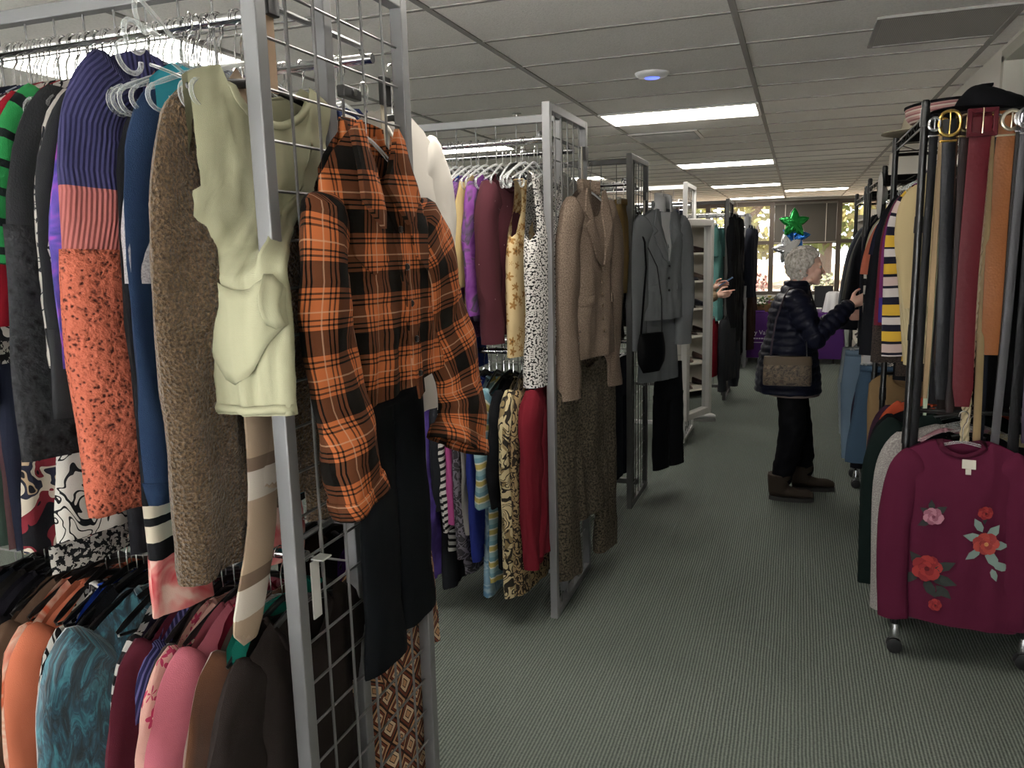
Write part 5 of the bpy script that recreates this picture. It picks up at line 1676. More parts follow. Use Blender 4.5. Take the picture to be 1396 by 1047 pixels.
# ------------------------------------------------------------------ purple table by the windows
TX, TY = -.15, 11.85
t = thing('folding_table', 'long folding table hidden under the purple cloth', 'table', (TX, TY, 0))
m = MB(); m.box((0, 0, .665), (1.5, .74, .04)); m.obj('tabletop', plain('8c8880', .6), t, smooth=False)
for sx in (-1, 1):
    for sy in (-1, 1):
        m = MB(); m.tube([(sx * .66, sy * .3, 0), (sx * .66, sy * .3, .65)], .016, 8); m.obj('leg', plain('2a2a2a', .4), t)
g = G('purple table cover'); PURP = g.out('4b2069', .75, bump=g.noise(g.ob(), 300, 1), bs=.1, spec=.25)
t = thing('tablecloth', 'purple table cover with white lettering', 'tablecloth', (TX, TY, 0))
m = MB()
rows = []
N = 80
def rect(u, ex, ey):
    p = 2 * (ex + ey) * 2 * u
    for (x0, y0, x1, y1) in ((-ex, -ey, ex, -ey), (ex, -ey, ex, ey), (ex, ey, -ex, ey), (-ex, ey, -ex, -ey)):
        l = math.hypot(x1 - x0, y1 - y0)
        if p <= l:
            return (lerp(x0, x1, p / l), lerp(y0, y1, p / l))
        p -= l
    return (-ex, -ey)
for (z, ex, ey, am) in ((.69, .3, .1, 0), (.69, .76, .385, 0), (.68, .768, .392, 0), (.5, .775, .40, .006), (.3, .785, .408, .014), (.075, .79, .415, .02)):
    row = []
    for i in range(N):
        x, y = rect(i / N, ex, ey)
        d = math.sin(i * 1.3) * am
        l = math.hypot(x, y) or 1
        row.append((x + d * x / l, y + d * y / l, z))
    rows.append(row)
b = m.grid(rows, wrap=True); m.f.append(tuple(range(b, b + N)))
m.obj('cloth', PURP, t, ang=60)
def text(body, size, loc, rot, mat, parent, name, align='LEFT'):
    c = bpy.data.curves.new(name, 'FONT'); c.body = body; c.size = size; c.extrude = .0015; c.align_x = align
    o = bpy.data.objects.new(name, c); C.objects.link(o)
    dg = bpy.context.evaluated_depsgraph_get()
    me = bpy.data.meshes.new_from_object(o.evaluated_get(dg))
    bpy.data.objects.remove(o)
    o = bpy.data.objects.new(name, me); C.objects.link(o); o.location = loc; o.rotation_euler = rot; o.parent = parent
    me.materials.clear(); me.materials.append(mat)
    return o
WT = plain('d0c8d8', .6)
text('y Valley', .085, (-.375, -.432, .40), (R(90), 0, 0), WT, t, 'lettering')
m = MB()
for i in range(9):
    m.box((-.37 + i * .033, -.432, .345), (.022 if i % 3 else .028, .003, .016))
for i in range(1):
    m.box((-.25, -.432, .29), (.29, .003, .007))
m.obj('lettering', WT, t, smooth=False)
# things on the table
t = thing('flower_basket', 'basket of white and yellow flowers with green leaves on the purple table', 'flowers', (-.42, 11.75, .692))
m = MB(); m.lathe([(.001, 0), (.1, 0), (.13, .09), (.135, .1), (.12, .09), (.09, .01), (.001, .01)], n=18); m.obj('basket', plain('9a7a4c', .8), t)
m = MB()
RF = random.Random(5)
for k in range(70):
    a, r, h = RF.uniform(0, 6.28), RF.uniform(0, .17), RF.uniform(.07, .2)
    c = Vector((r * math.cos(a), r * math.sin(a), h)); d = Vector((math.cos(a), math.sin(a), .6)).normalized() * .05; s_ = d.cross(Vector((0, 0, 1))).normalized() * .014
    m.add([c - d * .3, c + s_, c + d, c - s_], [(0, 1, 2, 3)])
m.obj('leaves', plain('4f7a34', .7), t)
for k in range(16):
    a, r = RF.uniform(0, 6.28), RF.uniform(.02, .16)
    m = MB(); m.lathe([(.001, .012), (.02, .01), (.028, 0), (.015, -.01), (.001, -.012)], (r * math.cos(a), r * math.sin(a), RF.uniform(.13, .21)), 8)
    m.obj('blossom', plain(('d8d4c4', 'd0b860', 'c9c9c4')[k % 3], .7), t)
for i, (x, y, s_, c, lb) in enumerate(((-.62, 11.62, (.14, .1, .05), '7a3aa0', 'small violet folded cloth on the purple table'), (-.5, 11.56, (.2, .12, .03), '5a2a80', 'folded purple napkin on the purple table'), (-.25, 11.6, (.12, .09, .06), 'c9b9a0', 'small cream box on the purple table'), (-.33, 11.95, (.16, .02, .22), 'cfcac6', 'white framed notice standing on the purple table'), (-.1, 11.65, (.15, .1, .04), 'b07a50', 'tan paper box on the purple table'), (-.7, 11.7, (.12, .1, .07), 'b9b4a8', 'pale carton at the table end'))):
    m = MB(); m.box((0, 0, s_[2] / 2), s_)
    o = m.obj(('folded_cloth', 'napkin', 'gift_box', 'notice_stand', 'paper_box', 'carton')[i], plain(c, .7), None, smooth=False, bev=.006)
    o.location = (x, y, .692); o.rotation_euler = (0, 0, R(RNG.uniform(-20, 20))); tag(o, lb, 'box' if i > 1 else 'cloth')
    if i == 3:
        q = MB(); q.box((0, -.0115, .12), (.12, .003, .1)); q.obj('notice_print', plain('9a5a78', .6), o, smooth=False)


def balloon(label, x, z, y, r, col, rz, tilt):
    t = thing('star_balloon', label, 'balloon', (x, y, z), R(rz))
    m = MB()
    N = 60
    rows = []
    for side in (-1, 1):
        pass
    for j in range(-10, 11):
        f = j / 10
        k = math.sqrt(max(0, 1 - abs(f) ** 2.2))
        row = []
        for i in range(N):
            a = 2 * PI * i / N
            q = abs(((a - PI / 2) * 5 / (2 * PI)) % 1 - .5) * 2
            rr = r * lerp(.52, 1.0, q ** 1.25)
            e = lerp(rr, r * .25, 1 - k)
            row.append((e * math.cos(a), f * r * .30 * (1 - .25 * q) + .006 * math.sin(a * 20) * k * (1 - k) * 3, e * math.sin(a)))
        rows.append(row)
    b = m.grid(rows, wrap=True); m.f += [tuple(range(b, b + N)), tuple(reversed(range(b + 20 * N, b + 21 * N)))]
    o = m.obj('foil_star', G('foil').out(col, .16, .75, spec=.7), t, ang=180)
    o.rotation_euler = (0, R(tilt), 0)
    s_ = MB(); s_.tube([(0, 0, -r * .52), (.01, .0, -r * .52 - .35), (.0, .0, .70 - z)], .0015, 4); s_.obj('string', plain('c9c9c9', .5), t)
    s_ = MB(); s_.lathe([(.001, -r * .62), (.012, -r * .6), (.004, -r * .54), (.01, -r * .48), (.001, -r * .46)], n=8); s_.obj('knot', G('foil neck').out(col, .3, .6), t)


balloon('green foil star balloon on top of the cluster', -.055, 1.90, 11.7, .21, '1f8a3c', 8, 0)
balloon('blue foil star balloon under the green star', -.03, 1.72, 11.85, .20, '2a78d0', -10, 12)
balloon('white foil star balloon below the green and blue stars', -.13, 1.56, 11.62, .21, 'd8dade', 15, -16)
t = thing('draped_cloth', 'white cloth draped over a stand beside the dark frame on the purple table', 'cloth', (.50, 11.7, .692))
m = MB()
rows = []
for (rr, z, am) in ((.001, .28, 0), (.08, .275, 0), (.11, .25, .004), (.125, .12, .012), (.14, .0, .02)):
    rows.append([((rr + am * math.sin(a * 7)) * math.cos(a), (rr + am * math.sin(a * 7)) * math.sin(a) * .8, z) for a in [2 * PI * i / 42 for i in range(42)]])
m.grid(rows, wrap=True); m.obj('drape', plain('e2e2e4', .9), t, ang=180)
t = thing('display_easel', 'small dark picture frame standing near the white draped cloth', 'frame', (.36, 11.8, .692))
m = MB(); m.box((0, 0, .2), (.24, .02, .3)); m.obj('panel', plain('2a2c30', .5), t, smooth=False, bev=.004)
m = MB(); m.box((0, .05, .06), (.03, .1, .12)); m.obj('stand', plain('1b1c1e', .5), t, smooth=False)

KC[0] = 1.0
# ------------------------------------------------------------------ outside
gm = G('outdoor ground'); gn = gm.noise(gm.ob(), .6, 3)
m = MB(); m.box((0, 45, -.25), (120, 48, .1)); struct('ground_outside', m, gm.out(gm.ramp(gn, [(.35, '5a573c'), (.55, '6b4a34'), (.7, '50543a')]), .95), smooth=False)
m = MB(); m.box((0, 30, -.18), (100, 5, .06)); struct('street_outside', m, plain('6a5f5a', .9), smooth=False)
RT = random.Random(11)


def tree(x, y, h, w, col, label):
    t = thing('tree', label, 'tree', (x, y, -.2), 0, None)
    m = MB(); m.tube([(0, 0, 0), (.1, 0, h * .35), (-.05, .1, h * .75)], [w * .06, w * .045, .03], 8)
    for k in range(5):
        a = RT.uniform(0, 6.28); z = h * RT.uniform(.25, .6)
        m.tube([(.05, 0, z), (math.cos(a) * w * .3, math.sin(a) * w * .3, z + h * .2)], [w * .03, .02], 6)
    m.obj('trunk', plain('5a4838', .9), t)
    m = MB()
    for k in range(900):
        f = RT.random() ** .8
        z = h * (.18 + .82 * f)
        r = w * .55 * math.sin(PI * min(.98, .12 + f * .86)) * RT.random() ** .4
        a = RT.uniform(0, 6.28)
        c = Vector((r * math.cos(a), r * math.sin(a), z))
        u = Vector((RT.gauss(0, 1), RT.gauss(0, 1), RT.gauss(0, 1))).normalized(); v = u.orthogonal().normalized()
        s_ = w * .05
        m.add([c - u * s_, c + v * s_ * .7, c + u * s_, c - v * s_ * .7], [(0, 1, 2, 3)])
    g = G('leaves'); g.out(col, .8, spec=.1)
    tl = g.n('ShaderNodeBsdfTranslucent'); tl.inputs[0].default_value = lin(col); mx = g.n('ShaderNodeMixShader'); mx.inputs[0].default_value = .45
    g.t.links.new(g.p.outputs[0], mx.inputs[1]); g.t.links.new(tl.outputs[0], mx.inputs[2]); g.t.links.new(mx.outputs[0], g.o.inputs[0])
    m.obj('foliage', g.m, t, smooth=False)


TREES = ((-6.5, 38, 8, 6, [.42, .43, .24], 'yellow green tree outside the window behind the last rack'),
         (-1.9, 36, 7, 5, [.46, .44, .25], 'pale yellow tree outside, in the window beside the dark blind'),
         (1.2, 40, 7.5, 5, [.38, .42, .22], 'light green tree outside, seen under the dark blind'),
         (3.6, 36, 7, 4.5, [.47, .44, .27], 'yellowish tree outside, at the window by the wall'),
         (-12, 40, 9, 6, [.37, .40, .22], 'broad green tree outside, beyond the racks'),
         (7.5, 41, 8, 6, [.40, .42, .24], 'tall olive tree outside, beyond the wall racks'))
for x, y, h, w, c, lb in TREES:
    tree(x, y, h, w, c, lb)
for i, (x, y) in enumerate(((-3.2, 25), (-1.4, 25.5), (.5, 25), (2.0, 25.6))):
    t = thing('shrub', ('low green shrub outside the glass behind the purple table', 'rusty brown shrub outside below the white balloon', 'olive shrub outside beneath the dark blind', 'pale shrub outside near the wall side window')[i], 'shrub', (x, y, -.2))
    m = MB()
    for k in range(400):
        a, r, z = RT.uniform(0, 6.28), RT.random() ** .5 * .8, RT.random() * .9
        c = Vector((r * math.cos(a) * (1 - z * .4), r * math.sin(a) * (1 - z * .4), z)); u = Vector((RT.gauss(0, 1), RT.gauss(0, 1), RT.gauss(0, 1))).normalized(); v = u.orthogonal().normalized()
        m.add([c - u * .08, c + v * .05, c + u * .08, c - v * .05], [(0, 1, 2, 3)])
    m.obj('foliage', plain(('3a4a24', '5a3024', '48482c', '5a5038')[i], .9), t, smooth=False)

KC[0] = .62
# ------------------------------------------------------------------ people
def ball(m, c, r, seg=14):
    rx, ry, rz = (r, r, r) if not isinstance(r, (tuple, list)) else r
    rows = []
    n = seg // 2
    for j in range(1, n):
        a = PI * j / n
        rows.append([(c[0] + rx * math.sin(a) * math.cos(2 * PI * i / seg), c[1] + ry * math.sin(a) * math.sin(2 * PI * i / seg), c[2] + rz * math.cos(a)) for i in range(seg)])
    b = m.grid(rows, wrap=True)
    k = (n - 1) * seg
    t = m.add([(c[0], c[1], c[2] + rz), (c[0], c[1], c[2] - rz)], [])
    for i in range(seg):
        m.f.append((t, b + i, b + (i + 1) % seg)); m.f.append((t + 1, b + k - seg + (i + 1) % seg, b + k - seg + i))


def chain(m, pts, joints=True):
    """tapered limb through (point, radius) pairs"""
    P = [Vector(p) for p, r in pts]; Rr = [r for p, r in pts]
    m.tube(P, Rr, 14, True)
    if joints:
        for p, r in zip(P, Rr):
            ball(m, p, r * .995)


def loft(m, rings, n=24, pw=.85):
    """rings: (cx, cy, z, rx, ry)"""
    rows = []
    for cx, cy, z, rx, ry in rings:
        rows.append([(cx + rx * math.copysign(abs(math.cos(a)) ** pw, math.cos(a)), cy + ry * math.copysign(abs(math.sin(a)) ** pw, math.sin(a)), z) for a in [2 * PI * i / n for i in range(n)]])
    b = m.grid(rows, wrap=True)
    m.f += [tuple(range(b, b + n)), tuple(reversed(range(b + (len(rings) - 1) * n, b + len(rings) * n)))]


def weld(m, name, mat, parent, voxel, smooth=4, disp=None):
    """fuse closed pieces into one continuous skin"""
    me = bpy.data.meshes.new('raw'); me.from_pydata(m.v, [], m.f); me.update()
    bm = bmesh.new(); bm.from_mesh(me); bmesh.ops.recalc_face_normals(bm, faces=bm.faces); bm.to_mesh(me); bm.free()
    o = bpy.data.objects.new(name, me); C.objects.link(o)
    r = o.modifiers.new('r', 'REMESH'); r.mode = 'VOXEL'; r.voxel_size = voxel; r.use_smooth_shade = True
    s = o.modifiers.new('s', 'SMOOTH'); s.iterations = smooth; s.factor = .5
    dg = bpy.context.evaluated_depsgraph_get()
    me2 = bpy.data.meshes.new_from_object(o.evaluated_get(dg))
    o.modifiers.clear(); o.data = me2
    bpy.data.meshes.remove(me)
    if disp:
        nn = [v.normal.copy() for v in me2.vertices]
        for v, k in zip(me2.vertices, nn):
            v.co += k * disp(v.co, k)
        me2.update()
    me2.polygons.foreach_set('use_smooth', [True] * len(me2.polygons))
    me2.materials.clear(); me2.materials.append(mat)
    o.parent = parent
    return o


def hand(m, w, d, up, curl, side, spread=.3, point=False):
    """w wrist, d direction of the palm, up = direction of the thumb side, curl in radians per joint towards the palm"""
    w, d, up = Vector(w), Vector(d).normalized(), Vector(up)
    up = (up - d * up.dot(d)).normalized()
    pn = d.cross(up) * side            # palm-side normal
    chain(m, [(w - d * .02, .024), (w + d * .02, .026), (w + d * .05, .024)])
    for k in range(4):
        off = up * (.027 - .018 * k)
        L = (.038, .043, .040, .031)[k]
        p = w + d * (.035) + off * .8
        q = w + d * (.082 - .004 * abs(k - 1)) + off
        chain(m, [(p, .0115), (q, .0095)])
        dd = d + up * (spread * (.12 - .08 * k))
        c = curl if not (point and k == 0) else .06
        for s_ in range(3):
            dd = (dd * math.cos(c) + pn * math.sin(c)).normalized() if s_ or not point or k else dd.normalized()
            e = q + dd * L * (1, .7, .55)[s_]
            chain(m, [(q, .0088 - .0008 * s_), (e, .0082 - .0009 * s_)])
            q = e
    p = w + d * .02 + up * .022
    q = p + (d * .6 + up * .7 + pn * .25).normalized() * .038
    chain(m, [(p, .013), (q, .0105)])
    e = q + (d * .9 + up * .3 + pn * .4 * (1 if curl > .2 else .4)).normalized() * .03
    chain(m, [(q, .0105), (e, .009)])
    f = e + (d + pn * .4).normalized() * .024
    chain(m, [(e, .009), (f, .0075)])


def skinmat(c):
    g = G('skin'); n = g.noise(g.ob(), 30, 3)
    return g.out(g.mix(g.m2('MULTIPLY', n, .35), c, 'a8705c'), .55, spec=.35, Subsurface_Weight=.1)


def head(m, hx, hy, hz, s=1.0):
    def P(x, y, z):
        return (hx + x * s, hy + y * s, hz + z * s)
    ball(m, P(-.005, 0, .02), (.097 * s, .077 * s, .10 * s), 22)
    ball(m, P(.035, 0, -.04), (.058 * s, .06 * s, .07 * s), 18)
    ball(m, P(.066, 0, -.092), (.024 * s, .026 * s, .02 * s))
    chain(m, [(P(.02, -.045, -.075), .022 * s), (P(.062, -.012, -.092), .018 * s)]); chain(m, [(P(.02, .045, -.075), .022 * s), (P(.062, .012, -.092), .018 * s)])
    chain(m, [(P(.086, 0, .012), .009 * s), (P(.101, 0, -.018), .010 * s), (P(.107, 0, -.029), .0112 * s)])
    for y in (-.012, .012):
        ball(m, P(.095, y, -.034), .0085 * s)
    for y in (-.034, .034):
        ball(m, P(.068, y, -.022), (.028 * s, .026 * s, .025 * s))
        chain(m, [(P(.084, y * .4, .024), .012 * s), (P(.078, y * 1.2, .024), .012 * s)])
    ball(m, P(.09, 0, -.056), (.012 * s, .022 * s, .0065 * s)); ball(m, P(.087, 0, -.067), (.012 * s, .02 * s, .008 * s))
    for y in (-.078, .078):
        chain(m, [(P(-.008, y, .02), .012 * s), (P(-.016, y * 1.04, .0), .013 * s), (P(-.004, y * .98, -.028), .010 * s)])
    chain(m, [(P(-.02, 0, -.02), .062 * s), (P(-.04, 0, -.10), .056 * s), (P(-.055, 0, -.17), .06 * s)])
    return P


def face_parts(P, t, eyec='2c2622', lip='9a5f55', brow='8a8178'):
    for y in (-.031, .031):
        m = MB(); ball(m, P(.079, y, .006), .0125, 12); m.obj('eye', plain('d8d2c8', .25), t)
        m = MB(); ball(m, P(.0885, y * 1.02, .006), .0052, 10); m.obj('iris', plain(eyec, .2), t)
        m = MB(); chain(m, [(P(.09, y * .45, .027), .0035), (P(.088, y, .031), .004), (P(.076, y * 1.5, .026), .003)], False); m.obj('eyebrow', plain(brow, .9), t)
    m = MB(); ball(m, P(.0965, 0, -.0575), (.006, .019, .0035), 12); ball(m, P(.094, 0, -.065), (.006, .016, .0045), 12); m.obj('lips', plain(lip, .5), t)


def boots(t, x, y, yaw, mat, sole, hgt=.17, L=.27, name='boot', shaft=.07):
    T = Matrix.Rotation(yaw, 3, 'Z')
    m = MB()
    rows = []
    for j in range(12):
        u = j / 11
        px = -.075 + L * u
        w = .043 * (math.sin(PI * min(.96, .14 + u * .80)) ** .45)
        h = lerp(.105, .06, min(1, u * 1.6)) * (1 - .35 * max(0, u - .85) / .15)
        rows.append([(px, w * math.cos(a), .022 + h * .5 + h * .5 * math.sin(a)) for a in [2 * PI * i / 16 for i in range(16)]])
    b = m.grid(rows, wrap=True); m.f += [tuple(range(b, b + 16)), tuple(reversed(range(b + 176, b + 192)))]
    if hgt > .1:
        loft(m, [(-.018, 0, .05, .062, .046), (-.02, 0, .11, .066, .056), (-.015, 0, hgt, shaft + .006, shaft)])
    m.v = [tuple(T @ Vector(p) + Vector((x, y, 0))) for p in m.v]
    o = weld(m, name, mat, t, .007, 4)
    m = MB()
    pts = []
    for i in range(28):
        a = 2 * PI * i / 28
        ux = math.cos(a); pts.append((-.075 + L / 2 + (L / 2 + .004) * math.copysign(abs(ux) ** .8, ux), math.sin(a) * (.045 + .006 * ux)))
    rows = [[tuple(T @ Vector((px, py, z)) + Vector((x, y, 0))) for px, py in pts] for z in (.001, .026)]
    b = m.grid(rows, wrap=True); m.f += [tuple(range(b, b + 28)), tuple(reversed(range(b + 28, b + 56)))]
    m.obj('sole', sole, o)
    return o


# --- grey-haired woman in the aisle (local +x is where she looks)
KC[0] = .85
SK = skinmat('dcb4a2')
KC[0] = .62
wt = thing('person', 'grey-haired person in a navy puffer jacket and black trousers reaching into the wall racks', 'person', (-.02, 5.36, 0), R(4))
HX, HZ = .075, 1.485
AR = [[(.01, -.175, 1.285), (.125, -.235, 1.07), (.325, -.13, 1.265)], [(.02, .175, 1.285), (.15, .225, 1.08), (.335, .13, 1.17)]]
LEGS = [[(0, -.085, .84), (.02, -.10, .46), (-.035, -.11, .09)], [(.0, .085, .84), (.075, .115, .46), (.12, .14, .09)]]
m = MB()
P = head(m, HX, 0, HZ, .97)
loft(m, [(-.02, 0, .80, .10, .15), (-.02, 0, .95, .105, .15), (0, 0, 1.1, .10, .14), (.01, 0, 1.22, .105, .165), (.01, 0, 1.30, .085, .165), (.015, 0, 1.345, .055, .09), (.02, 0, 1.37, .05, .055)])
for a in AR:
    chain(m, [(a[0], .05), (a[1], .04), (a[2], .026)])
for l in LEGS:
    chain(m, [(l[0], .09), (l[1], .058), (l[2], .042)])
    chain(m, [(Vector(l[2]) - Vector((0, 0, .02)), .034), (Vector(l[2]) + Vector((.10, 0, -.04)), .022)])
hand(m, AR[0][2], (.85, .2, .35), (-.35, -.1, .9), .32, -1)
hand(m, AR[1][2], (.95, .1, .1), (-.1, .2, .95), .30, 1)
weld(m, 'body', SK, wt, .0055, 3)
face_parts(P, wt)
# hair: short grey curls
m = MB()
RH = random.Random(2)
for k in range(420):
    z = RH.uniform(-.75, 1); a = RH.uniform(0, 2 * PI)
    d = Vector((math.sqrt(1 - z * z) * math.cos(a), math.sqrt(1 - z * z) * math.sin(a), z))
    if d.x > .45 and d.z < .50 or (d.x > .05 and d.z < -.05) or d.z < -.92 or (d.x > .75 and d.z < .75):
        continue
    ball(m, P(-.014 + d.x * .098, d.y * .086, .022 + d.z * .102), RH.uniform(.017, .027), 8)
HAIR = G('grey hair'); nh = HAIR.noise(HAIR.map(HAIR.ob(), scale=(1, 1, .6)), 70, 2, .6)
HAIR.out(HAIR.ramp(nh, [(.3, 'a09a90'), (.5, 'd0cac0'), (.7, 'f0ebe2')]), .75, bump=nh, bs=.5, bd=.003, spec=.2)
weld(m, 'hair', HAIR.m, wt, .006, 1, lambda c, n: .006 * nz(c.x * 70, c.y * 70, c.z * 70))
# puffer jacket
m = MB()
loft(m, [(-.01, 0, .70, .205, .215), (-.012, 0, .80, .20, .22), (-.015, 0, .95, .178, .21), (0, 0, 1.08, .15, .20), (.0, 0, 1.2, .145, .205), (.0, 0, 1.29, .115, .20), (.01, 0, 1.34, .085, .13), (.02, 0, 1.385, .08, .085), (.022, 0, 1.405, .075, .078)], 32, .9)
for a in AR:
    f = Vector(a[2]) - (Vector(a[2]) - Vector(a[1])).normalized() * .02
    chain(m, [(Vector(a[0]) - Vector((0, 0, -.0)), .082), (Vector(a[0]).lerp(Vector(a[1]), .5), .078), (a[1], .07), (Vector(a[1]).lerp(f, .6), .06), (f, .047)])


def puff(c, n):
    best, s_ = 1e9, None
    for a in AR:
        A, B_, D_ = Vector(a[0]), Vector(a[1]), Vector(a[2])
        for p, q, o in ((A, B_, 0), (B_, D_, (B_ - A).length)):
            t = max(0, min(1, (c - p).dot(q - p) / (q - p).length_squared)); d = (c - p.lerp(q, t)).length
            if d < best and d < .088 and not (o == 0 and t < .12):
                best, s_ = d, o + t * (q - p).length
    if s_ is None:
        s_ = c.z + .006 * nz(c.x * 10, c.y * 10, 0)
    return .011 * abs(math.sin(PI * s_ / .046)) ** .55 - .008 + .004 * nz(c.x * 25, c.y * 25, c.z * 25)


JK = solid('171a2a', .42, weave=900, bs=.1)
jk = weld(m, 'puffer_jacket', JK, wt, .0085, 5, puff)
for a in AR:
    f = Vector(a[2]); d = (f - Vector(a[1])).normalized()
    m = MB(); m.tube([f - d * .035, f - d * .012], [.045, .042], 16, False); m.obj('cuff', solid('0c0c12', .6), jk, thick=.004)
m = MB(); m.tube([(.162, -.03, .75), (.155, -.035, .95), (.148, -.03, 1.2), (.105, -.02, 1.33), (.095, 0, 1.39)], .006, 6); m.obj('zip', plain('33343a', .35, .5), jk)
m = MB(); loft(m, [(.02, 0, .685, .165, .185), (.0, 0, .76, .165, .19)]); m.obj('sweater_hem', solid('8a7a74'), wt)
# trousers
m = MB()
loft(m, [(-.01, 0, .74, .125, .165), (-.01, 0, .86, .125, .165), (-.01, 0, .95, .12, .16)])
for l in LEGS:
    chain(m, [((l[0][0], l[0][1], .80), .105), (Vector(l[0]).lerp(Vector(l[1]), .55), .088), (l[1], .084), (Vector(l[1]).lerp(Vector(l[2]), .5), .076), (Vector(l[2]) + Vector((0, 0, .06)), .06)])
weld(m, 'trousers', solid('0b0c10', .9), wt, .010, 4, lambda c, n: .006 * nz(c.x * 16, c.y * 16, c.z * 22) * (1 + 1.5 * (c.z < .3)))
BT = solid('3b332c', .9, weave=500); SO = plain('1d1a18', .7)
boots(wt, LEGS[0][2][0], LEGS[0][2][1], R(-3), BT, SO, .175)
boots(wt, LEGS[1][2][0], LEGS[1][2][1], R(4), BT, SO, .175)

t = thing('handbag', 'brown floral print handbag hung at the hip of the grey-haired person', 'bag', (-.035, 5.095, .865), R(2))
FP = G('floral print vinyl'); v = FP.ob()
c1 = FP.ramp(FP.vor(FP.map(v, scale=(1, .2, 1)), 26, feat='F1'), [(.1, '8a7458'), (.3, '54483a'), (.5, '2e2822')]); c2 = FP.ramp(FP.noise(v, 24, 3, .6, 2.0), [(.4, '39332c'), (.52, '8c7a66'), (.6, '4c4a3c'), (.7, '6a4038')])
FPm = FP.out(FP.mix(.55, c1, c2), .6, spec=.3)
m = MB()
rows = []
for (z, w, d) in ((-.085, .135, .026), (-.08, .141, .036), (-.04, .143, .042), (.02, .141, .038), (.075, .137, .024), (.09, .135, .016)):
    rows.append([(w * math.copysign(abs(math.cos(a)) ** .35, math.cos(a)), d * math.copysign(abs(math.sin(a)) ** .6, math.sin(a)), z) for a in [2 * PI * i / 32 for i in range(32)]])
b = m.grid(rows, wrap=True); m.f += [tuple(range(b, b + 32)), tuple(reversed(range(b + 160, b + 192)))]
m.obj('pouch', FPm, t)
m = MB()
rows = []
for (z, w, d) in ((.045, .1435, .038), (.075, .1405, .03), (.094, .138, .022), (.097, .13, .01)):
    rows.append([(w * math.copysign(abs(math.cos(a)) ** .35, math.cos(a)), d * math.copysign(abs(math.sin(a)) ** .6, math.sin(a)), z) for a in [2 * PI * i / 32 for i in range(32)]])
m.grid(rows, wrap=True); m.obj('top_band', leather('5f5344', .4), t)
m = MB(); m.tube([(-.10, .0, .09), (-.092, -.03, .2), (-.075, -.035, .32), (-.05, -.012, .40), (-.03, .06, .455), (.0, .13, .50), (.06, .19, .495)], .0055, 8, sx=.5); m.obj('strap', leather('4a4048', .4), t)
m = MB(); m.tube([(.11, .0, .09), (.104, -.02, .19)], .0035, 8); m.obj('strap_end', metal('a8a8a0', .3), t)

# --- person behind the mirror: only forearms and a shoe come into view
pt = thing('person', 'person in a tan sweater behind the white mirror, pointing and holding a phone', 'person', (-1.0, 7.62, 0), 0)
m = MB()
P2 = head(m, .05, 0, 1.50, .97)
A2 = [[(.0, -.18, 1.30), (.1, -.2, 1.10), (.315, -.12, 1.185)], [(.0, .18, 1.30), (.1, .2, 1.10), (.28, .05, 1.25)]]
L2 = [[(0, -.085, .84), (.02, -.09, .46), (.08, -.09, .09)], [(0, .085, .84), (.02, .09, .46), (-.02, .09, .09)]]
loft(m, [(0, 0, .80, .10, .15), (0, 0, .95, .10, .15), (0, 0, 1.1, .10, .14), (0, 0, 1.22, .105, .165), (0, 0, 1.30, .085, .165), (0, 0, 1.345, .055, .09), (0, 0, 1.38, .05, .055)])
for a in A2:
    chain(m, [(a[0], .05), (a[1], .04), (a[2], .026)])
for l in L2:
    chain(m, [(l[0], .09), (l[1], .058), (l[2], .042)]); chain(m, [(Vector(l[2]) - Vector((0, 0, .02)), .034), (Vector(l[2]) + Vector((.10, 0, -.04)), .022)])
hand(m, A2[0][2], (.98, .1, .1), (0, -.25, .95), .55, -1, point=True)
hand(m, A2[1][2], (.85, -.1, .3), (-.2, -.2, .9), .5, 1)
weld(m, 'body', SK, pt, .0055, 3)
face_parts(P2, pt)
m = MB()
for k in range(260):
    z = RH.uniform(-.9, 1); a = RH.uniform(0, 2 * PI); d = Vector((math.sqrt(1 - z * z) * math.cos(a), math.sqrt(1 - z * z) * math.sin(a), z))
    if d.x > .4 and d.z < .55 or (d.x > .05 and d.z < 0):
        continue
    ball(m, P2(-.01 + d.x * .096, d.y * .08, .022 + d.z * .1), .022, 8)
weld(m, 'hair', plain('6a5a4a', .8), pt, .007, 3)
m = MB()
loft(m, [(0, 0, .88, .14, .18), (0, 0, 1.0, .13, .175), (0, 0, 1.15, .125, .18), (0, 0, 1.29, .10, .185), (.0, 0, 1.34, .075, .12), (0, 0, 1.37, .065, .07)])
for a in A2:
    f = Vector(a[2]) - (Vector(a[2]) - Vector(a[1])).normalized() * .03
    chain(m, [(a[0], .07), (a[1], .066), (f, .047)])
weld(m, 'sweater', solid('a08a70'), pt, .009, 4, lambda c, n: .006 * nz(c.x * 30, c.y * 25, c.z * 20))
m = MB()
loft(m, [(0, 0, .78, .12, .16), (0, 0, .95, .115, .155)])
for l in L2:
    chain(m, [((l[0][0], l[0][1], .80), .10), (l[1], .075), (Vector(l[2]) + Vector((0, 0, .06)), .065)])
weld(m, 'trousers', solid('b0ada6'), pt, .011, 4)
WS = plain('c9c9c6', .5)
boots(pt, .13, -.09, 0, WS, plain('8a8a86', .6), .09, .27, 'sneaker', .05)
boots(pt, -.02, .09, 0, WS, plain('8a8a86', .6), .09, .27, 'sneaker', .05)
t = thing('phone', 'pale blue phone held up in the hand behind the mirror', 'phone', (-.62, 7.655, 1.30), R(10))
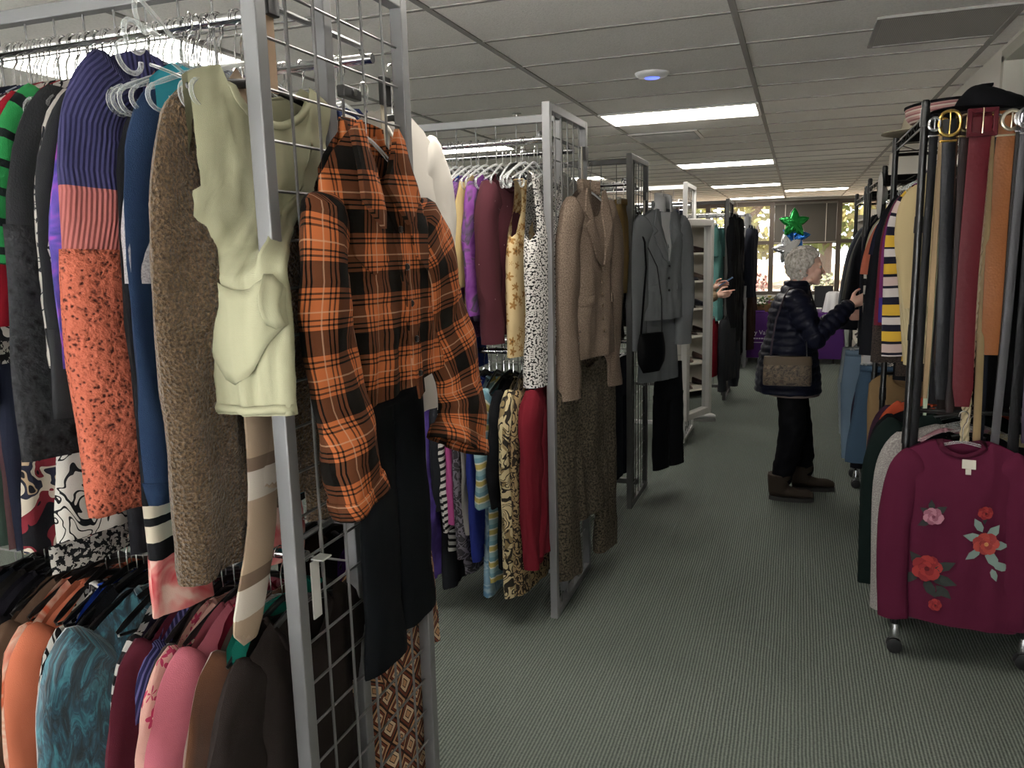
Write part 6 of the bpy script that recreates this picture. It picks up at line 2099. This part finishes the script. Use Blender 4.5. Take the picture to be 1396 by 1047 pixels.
m = MB(); m.box((0, 0, 0), (.15, .072, .009), M=Matrix.Rotation(R(-32), 3, 'Y')); o = m.obj('phone_case', plain('5f7fa8', .35), t, smooth=False, bev=.003)
m = MB(); m.box((0, 0, .005), (.138, .064, .002)); m.v = [tuple(Matrix.Rotation(R(-32), 3, 'Y') @ Vector(p)) for p in m.v]; m.obj('screen', plain('11151c', .1), t, smooth=False)

# ------------------------------------------------------------------ world, overcast sky with an added sun, camera
w = bpy.data.worlds.new('World'); SC.world = w; w.use_nodes = True
bg = w.node_tree.nodes['Background']
bg.inputs[0].default_value = (.95, .98, 1, 1); bg.inputs[1].default_value = 3.0
sl = bpy.data.lights.new('sun', 'SUN'); sl.energy = 34; sl.angle = R(1.5); sl.color = (1, .985, .97)  # added to light the pavement behind the viewer and so the ceiling
so = bpy.data.objects.new('sun', sl); C.objects.link(so); so.location = (0, 60, 60); so.rotation_euler = (R(-10), 0, 0)

cam = bpy.data.cameras.new('camera'); co = bpy.data.objects.new('camera', cam); C.objects.link(co)
cam.sensor_width = 36; cam.lens = 1082.85 * 36 / 1396; cam.clip_start = .05; cam.clip_end = 200
p_, y_, r_ = R(9.653), R(19.754), R(-1.464)
fw = Vector((-math.sin(y_), math.cos(y_), 0)); rt = Vector((math.cos(y_), math.sin(y_), 0)); up = Vector((0, 0, 1))
f2 = fw * math.cos(p_) - up * math.sin(p_); u2 = up * math.cos(p_) + fw * math.sin(p_)
r2 = rt * math.cos(r_) + u2 * math.sin(r_); u3 = u2 * math.cos(r_) - rt * math.sin(r_)
M4 = Matrix((r2, u3, -f2)).transposed().to_4x4(); M4.translation = Vector((0, 0, 1.65))
co.matrix_world = M4
SC.camera = co
SC.view_settings.view_transform = 'Standard'
SC.view_settings.look = 'None'
SC.view_settings.exposure = 1.0
SC.view_settings.gamma = 1
SC.view_settings.use_curve_mapping = False
SC.cycles.max_bounces = 9
SC.cycles.transparent_max_bounces = 24
SC.cycles.diffuse_bounces = 7
SC.cycles.sample_clamp_indirect = 4.0
SC.cycles.use_denoising = True
